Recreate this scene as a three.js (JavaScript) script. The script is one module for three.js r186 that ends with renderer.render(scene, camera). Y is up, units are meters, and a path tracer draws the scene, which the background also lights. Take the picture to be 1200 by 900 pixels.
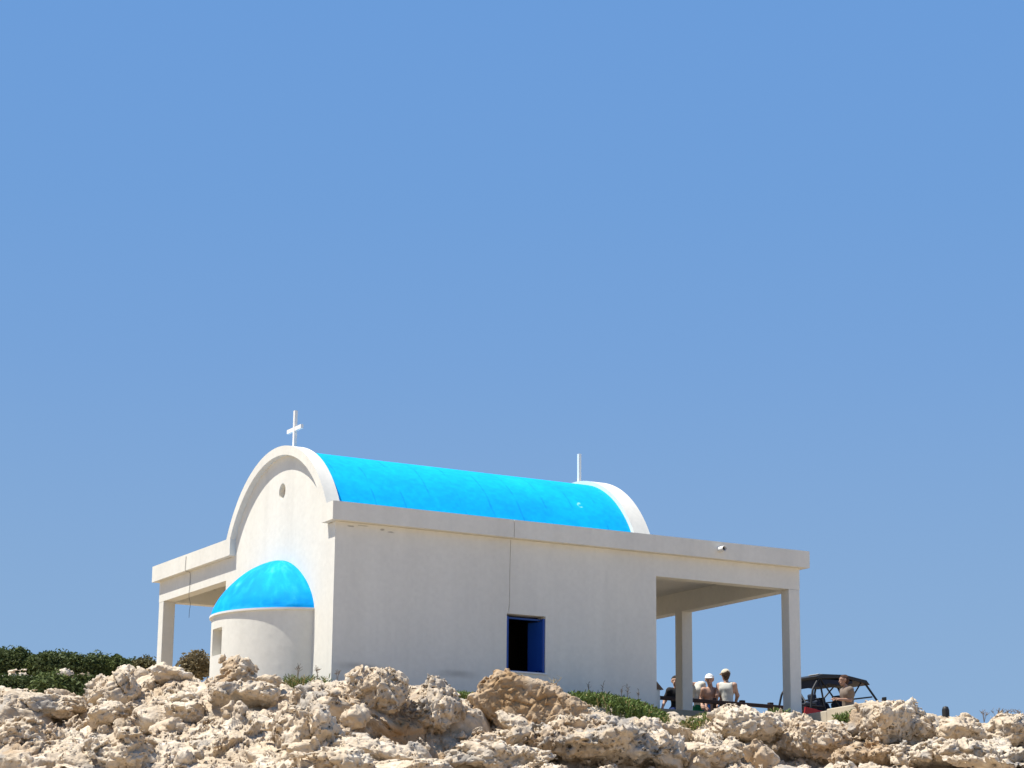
import * as THREE from 'three';
import { mergeGeometries, mergeVertices } from 'three/addons/utils/BufferGeometryUtils.js';
import { RoundedBoxGeometry } from 'three/addons/geometries/RoundedBoxGeometry.js';
import { MarchingCubes } from 'three/addons/objects/MarchingCubes.js';

// ---------------------------------------------------------------- camera, sky, sun, exposure
// world: x runs along the chapel's long wall, -z across its short front, y up, origin at the near wall corner
const scene = new THREE.Scene();
const FOCAL = 2669, W0 = 1200, H0 = 900, RAD = Math.PI / 180;
const YAW = 29.104 * RAD, PITCH = 13.456 * RAD, ROLL = 0.564 * RAD;
const EYE = new THREE.Vector3(-16.861, -4.142, 36.746);
const fwd = new THREE.Vector3(Math.sin(YAW) * Math.cos(PITCH), Math.sin(PITCH), -Math.cos(YAW) * Math.cos(PITCH));
const rt0 = new THREE.Vector3().crossVectors(fwd, new THREE.Vector3(0, 1, 0)).normalize();
const up0 = new THREE.Vector3().crossVectors(rt0, fwd);
const rt = rt0.clone().multiplyScalar(Math.cos(ROLL)).addScaledVector(up0, Math.sin(ROLL));
const upv = rt0.clone().multiplyScalar(-Math.sin(ROLL)).addScaledVector(up0, Math.cos(ROLL));
const camera = new THREE.PerspectiveCamera(2 * Math.atan(H0 / 2 / FOCAL) / RAD, 4 / 3, 0.1, 6000);
camera.position.copy(EYE);
camera.quaternion.setFromRotationMatrix(new THREE.Matrix4().makeBasis(rt, upv, fwd.clone().negate()));
camera.updateMatrixWorld();

const renderer = new THREE.WebGLRenderer({ antialias: true });
renderer.setSize(1024, 768);
renderer.toneMapping = THREE.LinearToneMapping;
renderer.toneMappingExposure = 2.0;
renderer.shadowMap.enabled = true;

const SUN = new THREE.Vector3(-1, 2.3, -.48).normalize();
{
  // clear summer sky, brighter and paler toward the horizon
  const w = 16, h = 256, d = new Float32Array(w * h * 4);
  const stops = [[-90, .235, .345, .46], [0, .15, .228, .338], [5, .135, .218, .336], [9, .118, .203, .338], [14, .094, .184, .345], [18, .082, .175, .346], [23, .075, .168, .348], [40, .045, .115, .27], [90, .024, .068, .18]];
  for (let j = 0; j < h; j++) {
    const e = (j + .5) / h * 180 - 90;
    let k = 0; while (k < stops.length - 2 && e > stops[k + 1][0]) k++;
    const A = stops[k], B = stops[k + 1], t = Math.min(1, Math.max(0, (e - A[0]) / (B[0] - A[0])));
    for (let i = 0; i < w; i++) { const o = (j * w + i) * 4; for (let c = 0; c < 3; c++) d[o + c] = A[c + 1] + (B[c + 1] - A[c + 1]) * t; d[o + 3] = 1; }
  }
  const tx = new THREE.DataTexture(d, w, h, THREE.RGBAFormat, THREE.FloatType);
  tx.mapping = THREE.EquirectangularReflectionMapping; tx.magFilter = tx.minFilter = THREE.LinearFilter; tx.needsUpdate = true;
  scene.background = tx; scene.environment = tx;
}
const sun = new THREE.DirectionalLight(new THREE.Color(1, .95, .86), 3.45);
sun.position.copy(SUN).multiplyScalar(80); sun.castShadow = true;
Object.assign(sun.shadow.camera, { left: -35, right: 35, top: 35, bottom: -35, near: 1, far: 200 });
sun.shadow.mapSize.set(4096, 4096);
scene.add(sun, sun.target);

// ---------------------------------------------------------------- helpers
const FH = new THREE.Vector3(Math.sin(YAW), 0, -Math.cos(YAW)), RH = new THREE.Vector3(Math.cos(YAW), 0, Math.sin(YAW));
const ab2w = (a, b, y) => new THREE.Vector3(EYE.x + RH.x * a + FH.x * b, y, EYE.z + RH.z * a + FH.z * b);
const w2ab = (x, z) => [(x - EYE.x) * RH.x + (z - EYE.z) * RH.z, (x - EYE.x) * FH.x + (z - EYE.z) * FH.z];
function ray(px, py) { return fwd.clone().addScaledVector(rt, (px - W0 / 2) / FOCAL).addScaledVector(upv, -(py - H0 / 2) / FOCAL); }
// pixel -> [a, y] at a ground distance b in front of the eye
function atB(px, py, b) { const d = ray(px, py), s = b / (d.x * FH.x + d.z * FH.z); return { a: s * (d.x * RH.x + d.z * RH.z), y: EYE.y + s * d.y, b }; }
let seedState = 12345;
function rnd() { seedState |= 0; seedState = seedState + 0x6D2B79F5 | 0; let t = Math.imul(seedState ^ seedState >>> 15, 1 | seedState); t = t + Math.imul(t ^ t >>> 7, 61 | t) ^ t; return ((t ^ t >>> 14) >>> 0) / 4294967296; }
const rr = (a, b) => a + (b - a) * rnd();
const clamp = (x, a, b) => x < a ? a : x > b ? b : x;
const ss = (a, b, x) => { const t = clamp((x - a) / (b - a), 0, 1); return t * t * (3 - 2 * t); };
const smin = (a, b, k) => { const h = clamp(.5 + .5 * (b - a) / k, 0, 1); return b + (a - b) * h - k * h * (1 - h); };
const mix = (a, b, t) => a + (b - a) * t;
function hash3(x, y, z) { let h = Math.imul(x, 374761393) ^ Math.imul(y, 668265263) ^ Math.imul(z, 2147483647 ^ 0x1b873593); h = Math.imul(h ^ h >>> 13, 1274126177); h ^= h >>> 16; h = Math.imul(h, 0x85ebca6b); return ((h ^ h >>> 15) >>> 0) / 4294967296; }
function vnoise(x, y, z) {
  const X = Math.floor(x), Y = Math.floor(y), Z = Math.floor(z); let u = x - X, v = y - Y, w = z - Z;
  u = u * u * (3 - 2 * u); v = v * v * (3 - 2 * v); w = w * w * (3 - 2 * w);
  return mix(mix(mix(hash3(X, Y, Z), hash3(X + 1, Y, Z), u), mix(hash3(X, Y + 1, Z), hash3(X + 1, Y + 1, Z), u), v), mix(mix(hash3(X, Y, Z + 1), hash3(X + 1, Y, Z + 1), u), mix(hash3(X, Y + 1, Z + 1), hash3(X + 1, Y + 1, Z + 1), u), v), w);
}
function fbm(x, y, z, o = 4) { let s = 0, a = .5, t = 0; for (let i = 0; i < o; i++) { s += a * vnoise(x, y, z); t += a; x = x * 2.03 + 17.1; y = y * 2.03 - 9.7; z = z * 2.03 + 4.3; a *= .5; } return s / t * 2 - 1; }
// Voronoi blocks: each cell has its own offset and tilt; returns [block value, border distance]
const vo = [0, 0];
function blocks(x, y, z, seed = 0) {
  const X = Math.floor(x), Y = Math.floor(y), Z = Math.floor(z); let d1 = 9, d2 = 9, bx = 0, by = 0, bz = 0, hx = 0, hy = 0, hz = 0;
  for (let i = -1; i < 2; i++) for (let j = -1; j < 2; j++) for (let k = -1; k < 2; k++) {
    const cx = X + i, cy = Y + j, cz = Z + k, dx = cx + hash3(cx, cy + seed, cz) - x, dy = cy + hash3(cx + 71, cy + seed, cz + 13) - y, dz = cz + hash3(cx - 37, cy + seed, cz + 91) - z, d = dx * dx + dy * dy + dz * dz;
    if (d < d1) { d2 = d1; d1 = d; bx = dx; by = dy; bz = dz; hx = cx; hy = cy; hz = cz; } else if (d < d2) d2 = d;
  }
  const t0 = hash3(hx + 5, hy + seed, hz) - .5, t1 = hash3(hx, hy + seed + 7, hz) - .5, t2 = hash3(hx, hy + seed, hz + 9) - .5, t3 = hash3(hx + 3, hy + seed, hz + 3) - .5;
  vo[0] = t0 * 1.1 + (bx * t1 + by * t2 + bz * t3) * 1.3; vo[1] = Math.sqrt(d2) - Math.sqrt(d1);
  return vo;
}
function pits(x, y, z) { // round solution pits
  const X = Math.floor(x), Y = Math.floor(y), Z = Math.floor(z); let s = 0;
  for (let i = -1; i < 2; i++) for (let j = -1; j < 2; j++) for (let k = -1; k < 2; k++) {
    const cx = X + i, cy = Y + j, cz = Z + k, q = hash3(cx + 11, cy, cz - 5); if (q < .45) continue;
    const dx = cx + hash3(cx, cy, cz) - x, dy = cy + hash3(cx + 71, cy, cz + 13) - y, dz = cz + hash3(cx - 37, cy, cz + 91) - z, d = Math.sqrt(dx * dx + dy * dy + dz * dz), r = .25 + .35 * (q - .45);
    if (d < r) s = Math.max(s, 1 - d / r);
  }
  return s;
}
const used = new Map();
function numbered(n) { const k = used.get(n) || 0; used.set(n, k + 1); return k ? n + '_' + String(k).padStart(3, '0') : n; }
function shadow(o) { o.traverse(m => { if (m.isMesh) { m.castShadow = true; m.receiveShadow = true; } }); return o; }
function tag(o, label, category, group, kind) { Object.assign(o.userData, { label, category }); if (group) o.userData.group = group; if (kind) o.userData.kind = kind; return o; }
function top(o, name, label, category, group, kind) { o.name = numbered(name); scene.add(o); if (label) tag(o, label, category, group, kind); else if (kind) o.userData.kind = kind; return o; }
function part(name, geo, material, parent, label) { const m = new THREE.Mesh(Array.isArray(geo) ? merge(geo) : geo, material); m.name = name; parent.add(m); if (label) m.userData.label = label; return m; }
function merge(list) { return mergeGeometries(list.map(g => { const q = g.index ? g.toNonIndexed() : g.clone(); for (const k of Object.keys(q.attributes)) if (!['position', 'normal', 'uv'].includes(k)) q.deleteAttribute(k); if (!q.attributes.uv) q.setAttribute('uv', new THREE.BufferAttribute(new Float32Array(q.attributes.position.count * 2), 2)); return q; })); }
const lin = (r, g, b) => new THREE.Color().setRGB(r, g, b);
function std(color, roughness = .85, extra = {}) { return new THREE.MeshStandardMaterial({ color, roughness, ...extra }); }
// box between two corners, uv in metres on every face
function bx(x0, x1, y0, y1, z0, z1, bevel = 0) {
  const g = bevel ? new RoundedBoxGeometry(x1 - x0, y1 - y0, z1 - z0, 1, bevel) : new THREE.BoxGeometry(x1 - x0, y1 - y0, z1 - z0);
  g.translate((x0 + x1) / 2, (y0 + y1) / 2, (z0 + z1) / 2); return metreUV(g);
}
function metreUV(g) {
  g = g.index ? g.toNonIndexed() : g; const p = g.attributes.position, uv = new Float32Array(p.count * 2), A = new THREE.Vector3(), B = new THREE.Vector3(), C = new THREE.Vector3();
  for (let i = 0; i < p.count; i += 3) {
    A.fromBufferAttribute(p, i); B.fromBufferAttribute(p, i + 1); C.fromBufferAttribute(p, i + 2);
    const n = B.clone().sub(A).cross(C.clone().sub(A)), ax = Math.abs(n.x), ay = Math.abs(n.y), az = Math.abs(n.z);
    [A, B, C].forEach((q, k) => { const o = (i + k) * 2; if (ay >= ax && ay >= az) { uv[o] = q.x + .5; uv[o + 1] = -q.z + 1; } else if (ax >= az) { uv[o] = -q.z + 13.8; uv[o + 1] = q.y + 1; } else { uv[o] = q.x + .5; uv[o + 1] = q.y + 1; } });
  }
  g.setAttribute('uv', new THREE.BufferAttribute(uv, 2)); return g;
}
function tube(pts, r, seg = 20, rad = 7) { return new THREE.TubeGeometry(new THREE.CatmullRomCurve3(pts.map(p => p.isVector3 ? p : new THREE.Vector3(...p)), false, 'catmullrom', .2), seg, r, rad); }
function bar(a, b, r, rad = 7) { return new THREE.TubeGeometry(new THREE.LineCurve3(new THREE.Vector3(...a), new THREE.Vector3(...b)), 1, r, rad); }
// shape in (v, y) [v = -z] extruded along +x
function exX(shape, x0, x1, curve = 48) { const g = new THREE.ExtrudeGeometry(shape, { depth: x1 - x0, bevelEnabled: false, curveSegments: curve }); g.applyMatrix4(new THREE.Matrix4().set(0, 0, 1, x0, 0, 1, 0, 0, -1, 0, 0, 0, 0, 0, 0, 1)); return metreUV(g); }
function dataTex(n, f, srgb, rep) {
  const d = new Uint8Array(n * n * 4);
  for (let j = 0; j < n; j++) for (let i = 0; i < n; i++) { const c = f(i / n, j / n), o = (j * n + i) * 4; d[o] = clamp(c[0], 0, 1) * 255; d[o + 1] = clamp(c[1], 0, 1) * 255; d[o + 2] = clamp(c[2], 0, 1) * 255; d[o + 3] = 255; }
  const t = new THREE.DataTexture(d, n, n); t.wrapS = t.wrapT = THREE.RepeatWrapping; t.magFilter = THREE.LinearFilter; t.minFilter = THREE.LinearMipmapLinearFilter; t.generateMipmaps = true; if (srgb) t.colorSpace = THREE.SRGBColorSpace; t.repeat.set(1 / rep, 1 / rep); t.needsUpdate = true; return t;
}

// ---------------------------------------------------------------- materials
const wallMap = dataTex(1024, (u, v) => { // 12 m of whitewashed plaster: brushed patches, run-off streaks, two smears of dirt near the ground
  const x = u * 12, y = v * 12, p = fbm(x * .9, y * .7, 3, 5), st = fbm(x * 5, y * .4, 8, 4), g = fbm(x * 16, y * 16, 1, 3);
  let s = .868 + p * .024 + st * .026 + g * .016;
  const X = x - .5, Y = y - 1, sm = ss(.1, .0, Math.abs(Y - .36 - fbm(X * 2, 1, 1, 2) * .04)) * (ss(.0, .35, X) * ss(1.3, .8, X) + ss(1.9, 2.3, X) * ss(3.1, 2.7, X)) * (.8 + .7 * fbm(X * 4, Y * 12, 4, 3)), d = clamp(sm, 0, 1) * .12; s -= d;
  for (const [cx, cy, w, h] of [[.3, 2.875, .09, .016], [.93, 2.865, .05, .022], [1.1, 2.835, .07, .014], [.55, 2.9, .12, .008]]) { const e = ((X - cx) / w) ** 2 + ((Y - cy) / h) ** 2 + fbm(X * 40, Y * 40, 3, 2) * .6; s -= .2 * ss(1, .4, e); } // chipped plaster under the cornice
  return [s + .004, s - .008, s - .05 - p * .006 + d * .02];
}, true, 12);
const bumpMap = dataTex(1024, (u, v) => { const x = u * 12, y = v * 12, s = .5 + fbm(x * 9, y * 9, 5, 4) * .3 + fbm(x * 1.5, y * 1.5, 2, 2) * .25; return [s, s, s]; }, false, 12);
const white = std(0xffffff, .93, { map: wallMap, bumpMap, bumpScale: .006 });
const whiteTrim = std(lin(.76, .75, .72), .9);
const soil = std(lin(.3, .22, .13), 1);
const roofMap = dataTex(1024, (u, v) => { // 8 m of roof paint with thin lap marks, chips and faded patches
  const x = u * 8, y = v * 8, p = fbm(x * 1.1, y * 1.1, 3, 5), g = fbm(x * 12, y * 12, 7, 3), q = fbm(x * 3.1, y * 3.1, 31, 4);
  const wv = fbm(x * .4, y * 1.7, 12, 3) * .07, seam = Math.abs(((x + wv) / .62) % 1 - .5) < .022 ? 1 : 0, chip = ss(.55, .62, q) * ss(.1, .3, g);
  const k = 1 + p * .09 + g * .06 - seam * .1 * ss(-.25, .2, q); const f = clamp(chip * .75 + ss(.15, .6, p) * .07, 0, 1);
  return [mix(.0, .72, f) + .0, mix(.70 * k, .88, f), mix(.93 * (.6 + .4 * k), .96, f)];
}, true, 8);
const blueRoof = new THREE.MeshPhysicalMaterial({ map: roofMap, roughness: .75, specularIntensity: .25, bumpMap, bumpScale: .006 });
const domeMap = dataTex(512, (u, v) => { // brushed and patched paint on the apse dome
  const x = u * 5, y = v * 5, p = fbm(x * 1.5, y * 1.5, 13, 5), g = fbm(x * 10, y * 5, 7, 3), q = fbm(x * 2.6, y * 2.6, 41, 5);
  const f = clamp(ss(.1, .6, q) * .3 + ss(.1, .5, g) * .1, 0, .5), k = 1 + p * .1 + g * .07;
  return [mix(.0, .62, f), mix(.62 * k, .86, f), mix(.93 * (.6 + .4 * k), .97, f)];
}, true, 5);
const blueDome = new THREE.MeshPhysicalMaterial({ map: domeMap, roughness: .8, specularIntensity: .25, bumpMap, bumpScale: .01 });
const navy = std(lin(.008, .06, .3), .45);
const dark = std(lin(.012, .012, .012), .6), black = std(lin(.006, .006, .007), .5), steel = std(lin(.35, .35, .35), .35, { metalness: .8 });
const timber = std(lin(.03, .014, .01), .8), rockMat = std(0xffffff, .97, { vertexColors: true });
const concrete = std(lin(.5, .44, .34), .95, { bumpMap, bumpScale: .01 }), floorMat = std(lin(.33, .26, .18), .95, { bumpMap, bumpScale: .01 });
const rockBump = dataTex(1024, (u, v) => { const x = u * 2, y = v * 2; let s = .55 + fbm(x * 11, y * 11, 3, 4) * .3 - pits(x * 9, y * 9, 2.2) * .4 - pits(x * 21, y * 21, 6.6) * .25; return [s, s, s]; }, false, 2);
rockMat.bumpMap = rockBump; rockMat.bumpScale = .05;

// ---------------------------------------------------------------- the ground
// crest of the rocky bank: photo column, row of the crest, distance from the eye
const crest = [[-260, 815, 42], [0, 814, 42], [60, 818, 42], [100, 812, 41.6], [150, 794, 41.3], [200, 787, 41], [240, 790, 40.5], [300, 787, 39.6], [345, 792, 39], [400, 799, 38.4], [445, 794, 38.3], [500, 803, 38.4], [530, 822, 38.7], [560, 828, 38.8], [640, 842, 39.3], [700, 840, 39.6], [760, 846, 40.2], [812, 858, 40.8], [838, 838, 41.2], [880, 836, 41.5], [930, 841, 41.9], [990, 846, 42], [1020, 832, 41.6], [1060, 826, 41.3], [1090, 830, 41.3], [1120, 838, 41.5], [1155, 844, 41.7], [1200, 843, 41.7], [1460, 848, 42]]
  .map(([px, py, b]) => atB(px, py, b));
function crestAt(a) {
  let k = 0; while (k < crest.length - 2 && a > crest[k + 1].a) k++;
  const A = crest[k], B = crest[k + 1], t = clamp((a - A.a) / (B.a - A.a), 0, 1); return [mix(A.b, B.b, t), mix(A.y, B.y, t)];
}
const BANK = 5.6;
const hollow = atB(490, 862, 36.6), hollow2 = atB(955, 866, 39);
function baseHeight(a, b) {
  const [br, yr] = crestAt(a);
  const y0 = -4.142 + .0585 * (br - BANK), rise = clamp((a + 8.2) / -1.4, 0, 1) * clamp((b - 43.5) * .105, 0, 1.5);
  if (b > br) { const t = ss(0, 1.3, b - br); return mix(yr, -.16 + (a > 2 ? -.12 : 0) * ss(2, 4, a), t) + rise; }
  const t = (br - b) / BANK;
  let y = t < 1 ? mix(yr, y0, Math.pow(t, .94)) : Math.max(-5.75, y0 - (t - 1) * BANK * .33);
  y -= .75 * Math.exp(-(((a - hollow.a) / .8) ** 2) - (((b - hollow.b) / 1.2) ** 2));
  y -= .3 * Math.exp(-(((a - hollow2.a) / .6) ** 2) - (((b - hollow2.b) / .7) ** 2));
  return y;
}
// first point of the smooth bank that a photo pixel sees
function hit(px, py) { for (let b = 29; b < 44; b += .05) { const q = atB(px, py, b); if (baseHeight(q.a, b) >= q.y) return q; } return atB(px, py, crestAt(atB(px, py, 40).a)[0]); }

const LIME = [.6, .5, .375], TAN = [.51, .4, .275], GREY = [.33, .305, .27], RUST = [.34, .215, .105], PALE = [.68, .6, .485];
function rockColour(x, y, z, rust, out, o, shift = 0) {
  const n1 = fbm(x * .9 + shift, y * .9, z * .9, 3), n2 = fbm(x * 3.3, y * 3.3 + 9, z * 3.3 + shift, 4), n3 = fbm(x * 9, y * 9, z * 9 + 5, 2);
  const tan = clamp(.42 + n1 * .9 + n2 * .5, 0, 1), grey = ss(.16, .5, n2 * .7 + fbm(x * 1.4 + 30, y * 1.4, z * 1.4, 3) * .8), pale = ss(.05, .5, n3 * .6 - n2 * .5), ru = clamp(rust * (1 + n2 * 1.2) + ss(.38, .6, n1 - n2 * .5) * .45, 0, 1), k = 1 + n3 * .16;
  for (let c = 0; c < 3; c++) { let v = mix(LIME[c], TAN[c], tan); v = mix(v, PALE[c], pale * .75); v = mix(v, GREY[c], grey * .8); v = mix(v, RUST[c], ru); out[o + c] = v * k; }
}
// surface nets: mesh of the zero set of f (positive inside) on a box grid
function surfaceNets(f, x0, y0, z0, nx, ny, nz, c) {
  const F = new Float32Array(nx * ny * nz); let o = 0;
  for (let k = 0; k < nz; k++) for (let j = 0; j < ny; j++) for (let i = 0; i < nx; i++) F[o++] = f(x0 + i * c, y0 + j * c, z0 + k * c);
  const id = new Int32Array(nx * ny * nz).fill(-1), pos = [], idx = [], sy = nx, sz = nx * ny, off = [0, 1, sy, sy + 1, sz, sz + 1, sz + sy, sz + sy + 1], ed = [[0, 1], [2, 3], [4, 5], [6, 7], [0, 2], [1, 3], [4, 6], [5, 7], [0, 4], [1, 5], [2, 6], [3, 7]];
  for (let k = 0; k < nz - 1; k++) for (let j = 0; j < ny - 1; j++) for (let i = 0; i < nx - 1; i++) {
    const q = i + j * sy + k * sz; let m = 0; for (let v = 0; v < 8; v++) if (F[q + off[v]] > 0) m |= 1 << v;
    if (m === 0 || m === 255) continue;
    let X = 0, Y = 0, Z = 0, n = 0;
    for (const [a, b] of ed) { if ((m >> a & 1) === (m >> b & 1)) continue; const fa = F[q + off[a]], fb = F[q + off[b]], t = fa / (fa - fb); X += (a & 1) + ((b & 1) - (a & 1)) * t; Y += (a >> 1 & 1) + ((b >> 1 & 1) - (a >> 1 & 1)) * t; Z += (a >> 2) + ((b >> 2) - (a >> 2)) * t; n++; }
    id[q] = pos.length / 3; pos.push(x0 + (i + X / n) * c, y0 + (j + Y / n) * c, z0 + (k + Z / n) * c);
  }
  for (let k = 1; k < nz - 1; k++) for (let j = 1; j < ny - 1; j++) for (let i = 1; i < nx - 1; i++) {
    const q = i + j * sy + k * sz, a = F[q] > 0;
    const put = (p, r, s, t, flip) => { if (p < 0 || r < 0 || s < 0 || t < 0) return; if (flip) idx.push(p, s, r, p, t, s); else idx.push(p, r, s, p, s, t); };
    if (a !== F[q + 1] > 0) put(id[q - sy - sz], id[q - sz], id[q], id[q - sy], !a);
    if (a !== F[q + sy] > 0) put(id[q - 1 - sz], id[q - 1], id[q], id[q - sz], !a);
    if (a !== F[q + sz] > 0) put(id[q - 1 - sy], id[q - sy], id[q], id[q - 1], !a);
  }
  // keep only the pieces that are not loose crumbs
  const n = pos.length / 3, root = new Int32Array(n).map((_, i) => i), find = i => { while (root[i] !== i) i = root[i] = root[root[i]]; return i; };
  for (let i = 0; i < idx.length; i += 3) { const a = find(idx[i]), b = find(idx[i + 1]), e = find(idx[i + 2]); root[b] = a; root[find(e)] = a; }
  const cnt = new Int32Array(n); let best = 0; for (let i = 0; i < n; i++) cnt[find(i)]++; for (let i = 0; i < n; i++) best = Math.max(best, cnt[i]);
  const map = new Int32Array(n).fill(-1), P2 = [], I2 = []; for (let i = 0; i < n; i++) if (cnt[find(i)] > best * .2) { map[i] = P2.length / 3; P2.push(pos[i * 3], pos[i * 3 + 1], pos[i * 3 + 2]); }
  for (let i = 0; i < idx.length; i += 3) if (map[idx[i]] >= 0) I2.push(map[idx[i]], map[idx[i + 1]], map[idx[i + 2]]);
  return { pos: P2, idx: I2 };
}
{ // the bank of bare limestone in front of the chapel: solid blocks, cracks and pits cut in three dimensions
  const c = .0295, A0 = -10.3, B0 = -5.7, T0 = -.95, na = Math.round(20.9 / c), nb = Math.round(6.75 / c), nt = Math.round(1.75 / c);
  const bh = new Float32Array(na * nb), fd = new Float32Array(na * nb), cb = new Float32Array(na); for (let i = 0; i < na; i++) cb[i] = crestAt(A0 + i * c)[0];
  for (let k = 0; k < nb; k++) for (let i = 0; i < na; i++) { bh[k * na + i] = baseHeight(A0 + i * c, cb[i] + B0 + k * c); fd[k * na + i] = (1 - .85 * ss(.2, 1.0, B0 + k * c)) * (1 - .45 * ss(-1.1, -.1, B0 + k * c)); }
  const f = (a, t, sb) => {
    const i0 = Math.round((a - A0) / c), q0 = Math.round((sb - B0) / c) * na + i0, y = bh[q0] + t, fade = fd[q0], b = cb[i0] + sb;
    let D = -t - .015; const y2 = y * 1.2 + .22 * a;
    D += fbm(a * .9, y2 * .9, b * .9, 2) * .25 * fade; if (D > .7 || D < -.7) return D;
    const w1 = vnoise(a * 1.3, y * 1.3, b * 1.3) - .5, w2 = vnoise(a * 1.3 + 31, y * 1.3, b * 1.3) - .5, x = a + w1 * .5, z = b + w2 * .5, yy = y2 + (w1 - w2) * .3;
    let q = blocks(x * .7, yy * .85, z * .7, 3); D += q[0] * .44 * fade - (1 - ss(0, .06, q[1])) * .18; if (D > .36 || D < -.36) return D;
    q = blocks(x * 1.7, yy * 2.1, z * 1.7, 11); D += q[0] * .17 * fade - (1 - ss(0, .075, q[1])) * .1; if (D > .2 || D < -.2) return D;
    q = blocks(x * 4.4, yy * 5, z * 4.4, 27); D += (q[0] * .06 - (1 - ss(0, .12, q[1])) * .05) * fade;
    q = blocks(x * 10.5, yy * 10.5, z * 10.5, 43); D += (q[0] * .06 - (1 - ss(0, .2, q[1])) * .04) * fade;
    const pk = ss(-.25, .35, fbm(a * 1.1, y * 1.1, b * 1.1 + 50, 2));
    return D + (fbm(a * 5, y * 5, b * 5, 2) * .05 - Math.abs(fbm(a * 9, y * 9, b * 9, 3)) * .13 + .03 - (pits(a * 4.2, y * 4.2, b * 4.2) * .12 + pits(a * 8.6, y * 8.6, b * 8.6) * .1) * pk) * (.3 + .7 * fade);
  };
  const { pos, idx } = surfaceNets(f, A0, T0, B0, na, nt, nb, c), n = pos.length / 3, P3 = new Float32Array(pos.length), col = new Float32Array(pos.length), uvs = new Float32Array(n * 2);
  for (let i = 0; i < n; i++) {
    const a = pos[i * 3], t = pos[i * 3 + 1], b = pos[i * 3 + 2] + crestAt(a)[0], p = ab2w(a, b, baseHeight(a, b) + t); P3[i * 3] = p.x; P3[i * 3 + 1] = p.y; P3[i * 3 + 2] = p.z;
    const rust = .85 * Math.exp(-(((a - hollow.a) / .95) ** 2) - (((b - hollow.b - .3) / 1.0) ** 2)) + .5 * Math.exp(-(((a - hollow2.a) / .7) ** 2) - (((b - hollow2.b) / .6) ** 2));
    rockColour(p.x, p.y, p.z, rust, col, i * 3);
    uvs[i * 2] = a + .6 * p.y; uvs[i * 2 + 1] = b + 1.1 * p.y;
  }
  const g = new THREE.BufferGeometry(); g.setAttribute('position', new THREE.BufferAttribute(P3, 3)); g.setAttribute('color', new THREE.BufferAttribute(col, 3)); g.setAttribute('uv', new THREE.BufferAttribute(uvs, 2)); g.setIndex(idx); g.computeVertexNormals();
  if (g.attributes.normal.array.reduce((s, v, i) => i % 3 === 1 ? s + v : s, 0) < 0) { for (let i = 0; i < idx.length; i += 3) { const q = idx[i]; idx[i] = idx[i + 1]; idx[i + 1] = q; } g.setIndex(idx); g.computeVertexNormals(); }
  
  top(shadow(new THREE.Mesh(g, rockMat)), 'rocky_bank', 'craggy cream limestone bank below the chapel', 'rock bank', null, 'structure');
}
{ // the land all round, coarse, just under the bank and flat behind the chapel
  const rows = [], n = 220; const rad = [0]; for (let r = 1; r < 3000; r *= 1.055) rad.push(r);
  const pos = [], idx = [], col = [];
  const C = ab2w(0, 40, 0);
  rad.forEach((r, j) => { for (let i = 0; i <= n; i++) {
    const t = i / n * Math.PI * 2, x = C.x + Math.cos(t) * r, z = C.z + Math.sin(t) * r, [a, b] = w2ab(x, z), br = crestAt(a)[0];
    const inside = ss(12.6, 11, Math.abs(a)) * ss(28, 30.5, b) * ss(43.6, 42, b);
    let y = b > 60 && r > 60 ? -.2 + fbm(x * .05, 0, z * .05, 3) * .15 : baseHeight(clamp(a, -14, 14), b) + fbm(x * .7, 0, z * .7, 4) * .12 * (b < br ? 1 : .15);
    y -= inside * .75; pos.push(x, y, z); const k = 1 + fbm(x * .6, 2, z * .6, 4) * .35; col.push(.42 * k, .33 * k, .225 * k);
  } });
  for (let j = 0; j < rad.length - 1; j++) for (let i = 0; i < n; i++) { const k = j * (n + 1) + i; idx.push(k, k + 1, k + n + 2, k, k + n + 2, k + n + 1); }
  const g = new THREE.BufferGeometry(); g.setAttribute('position', new THREE.Float32BufferAttribute(pos, 3)); g.setAttribute('color', new THREE.Float32BufferAttribute(col, 3)); g.setIndex(idx); g.computeVertexNormals();
  top(shadow(new THREE.Mesh(g, rockMat)), 'ground', 'pale dry stony ground round the chapel', 'ground', null, 'structure');
}

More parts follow.
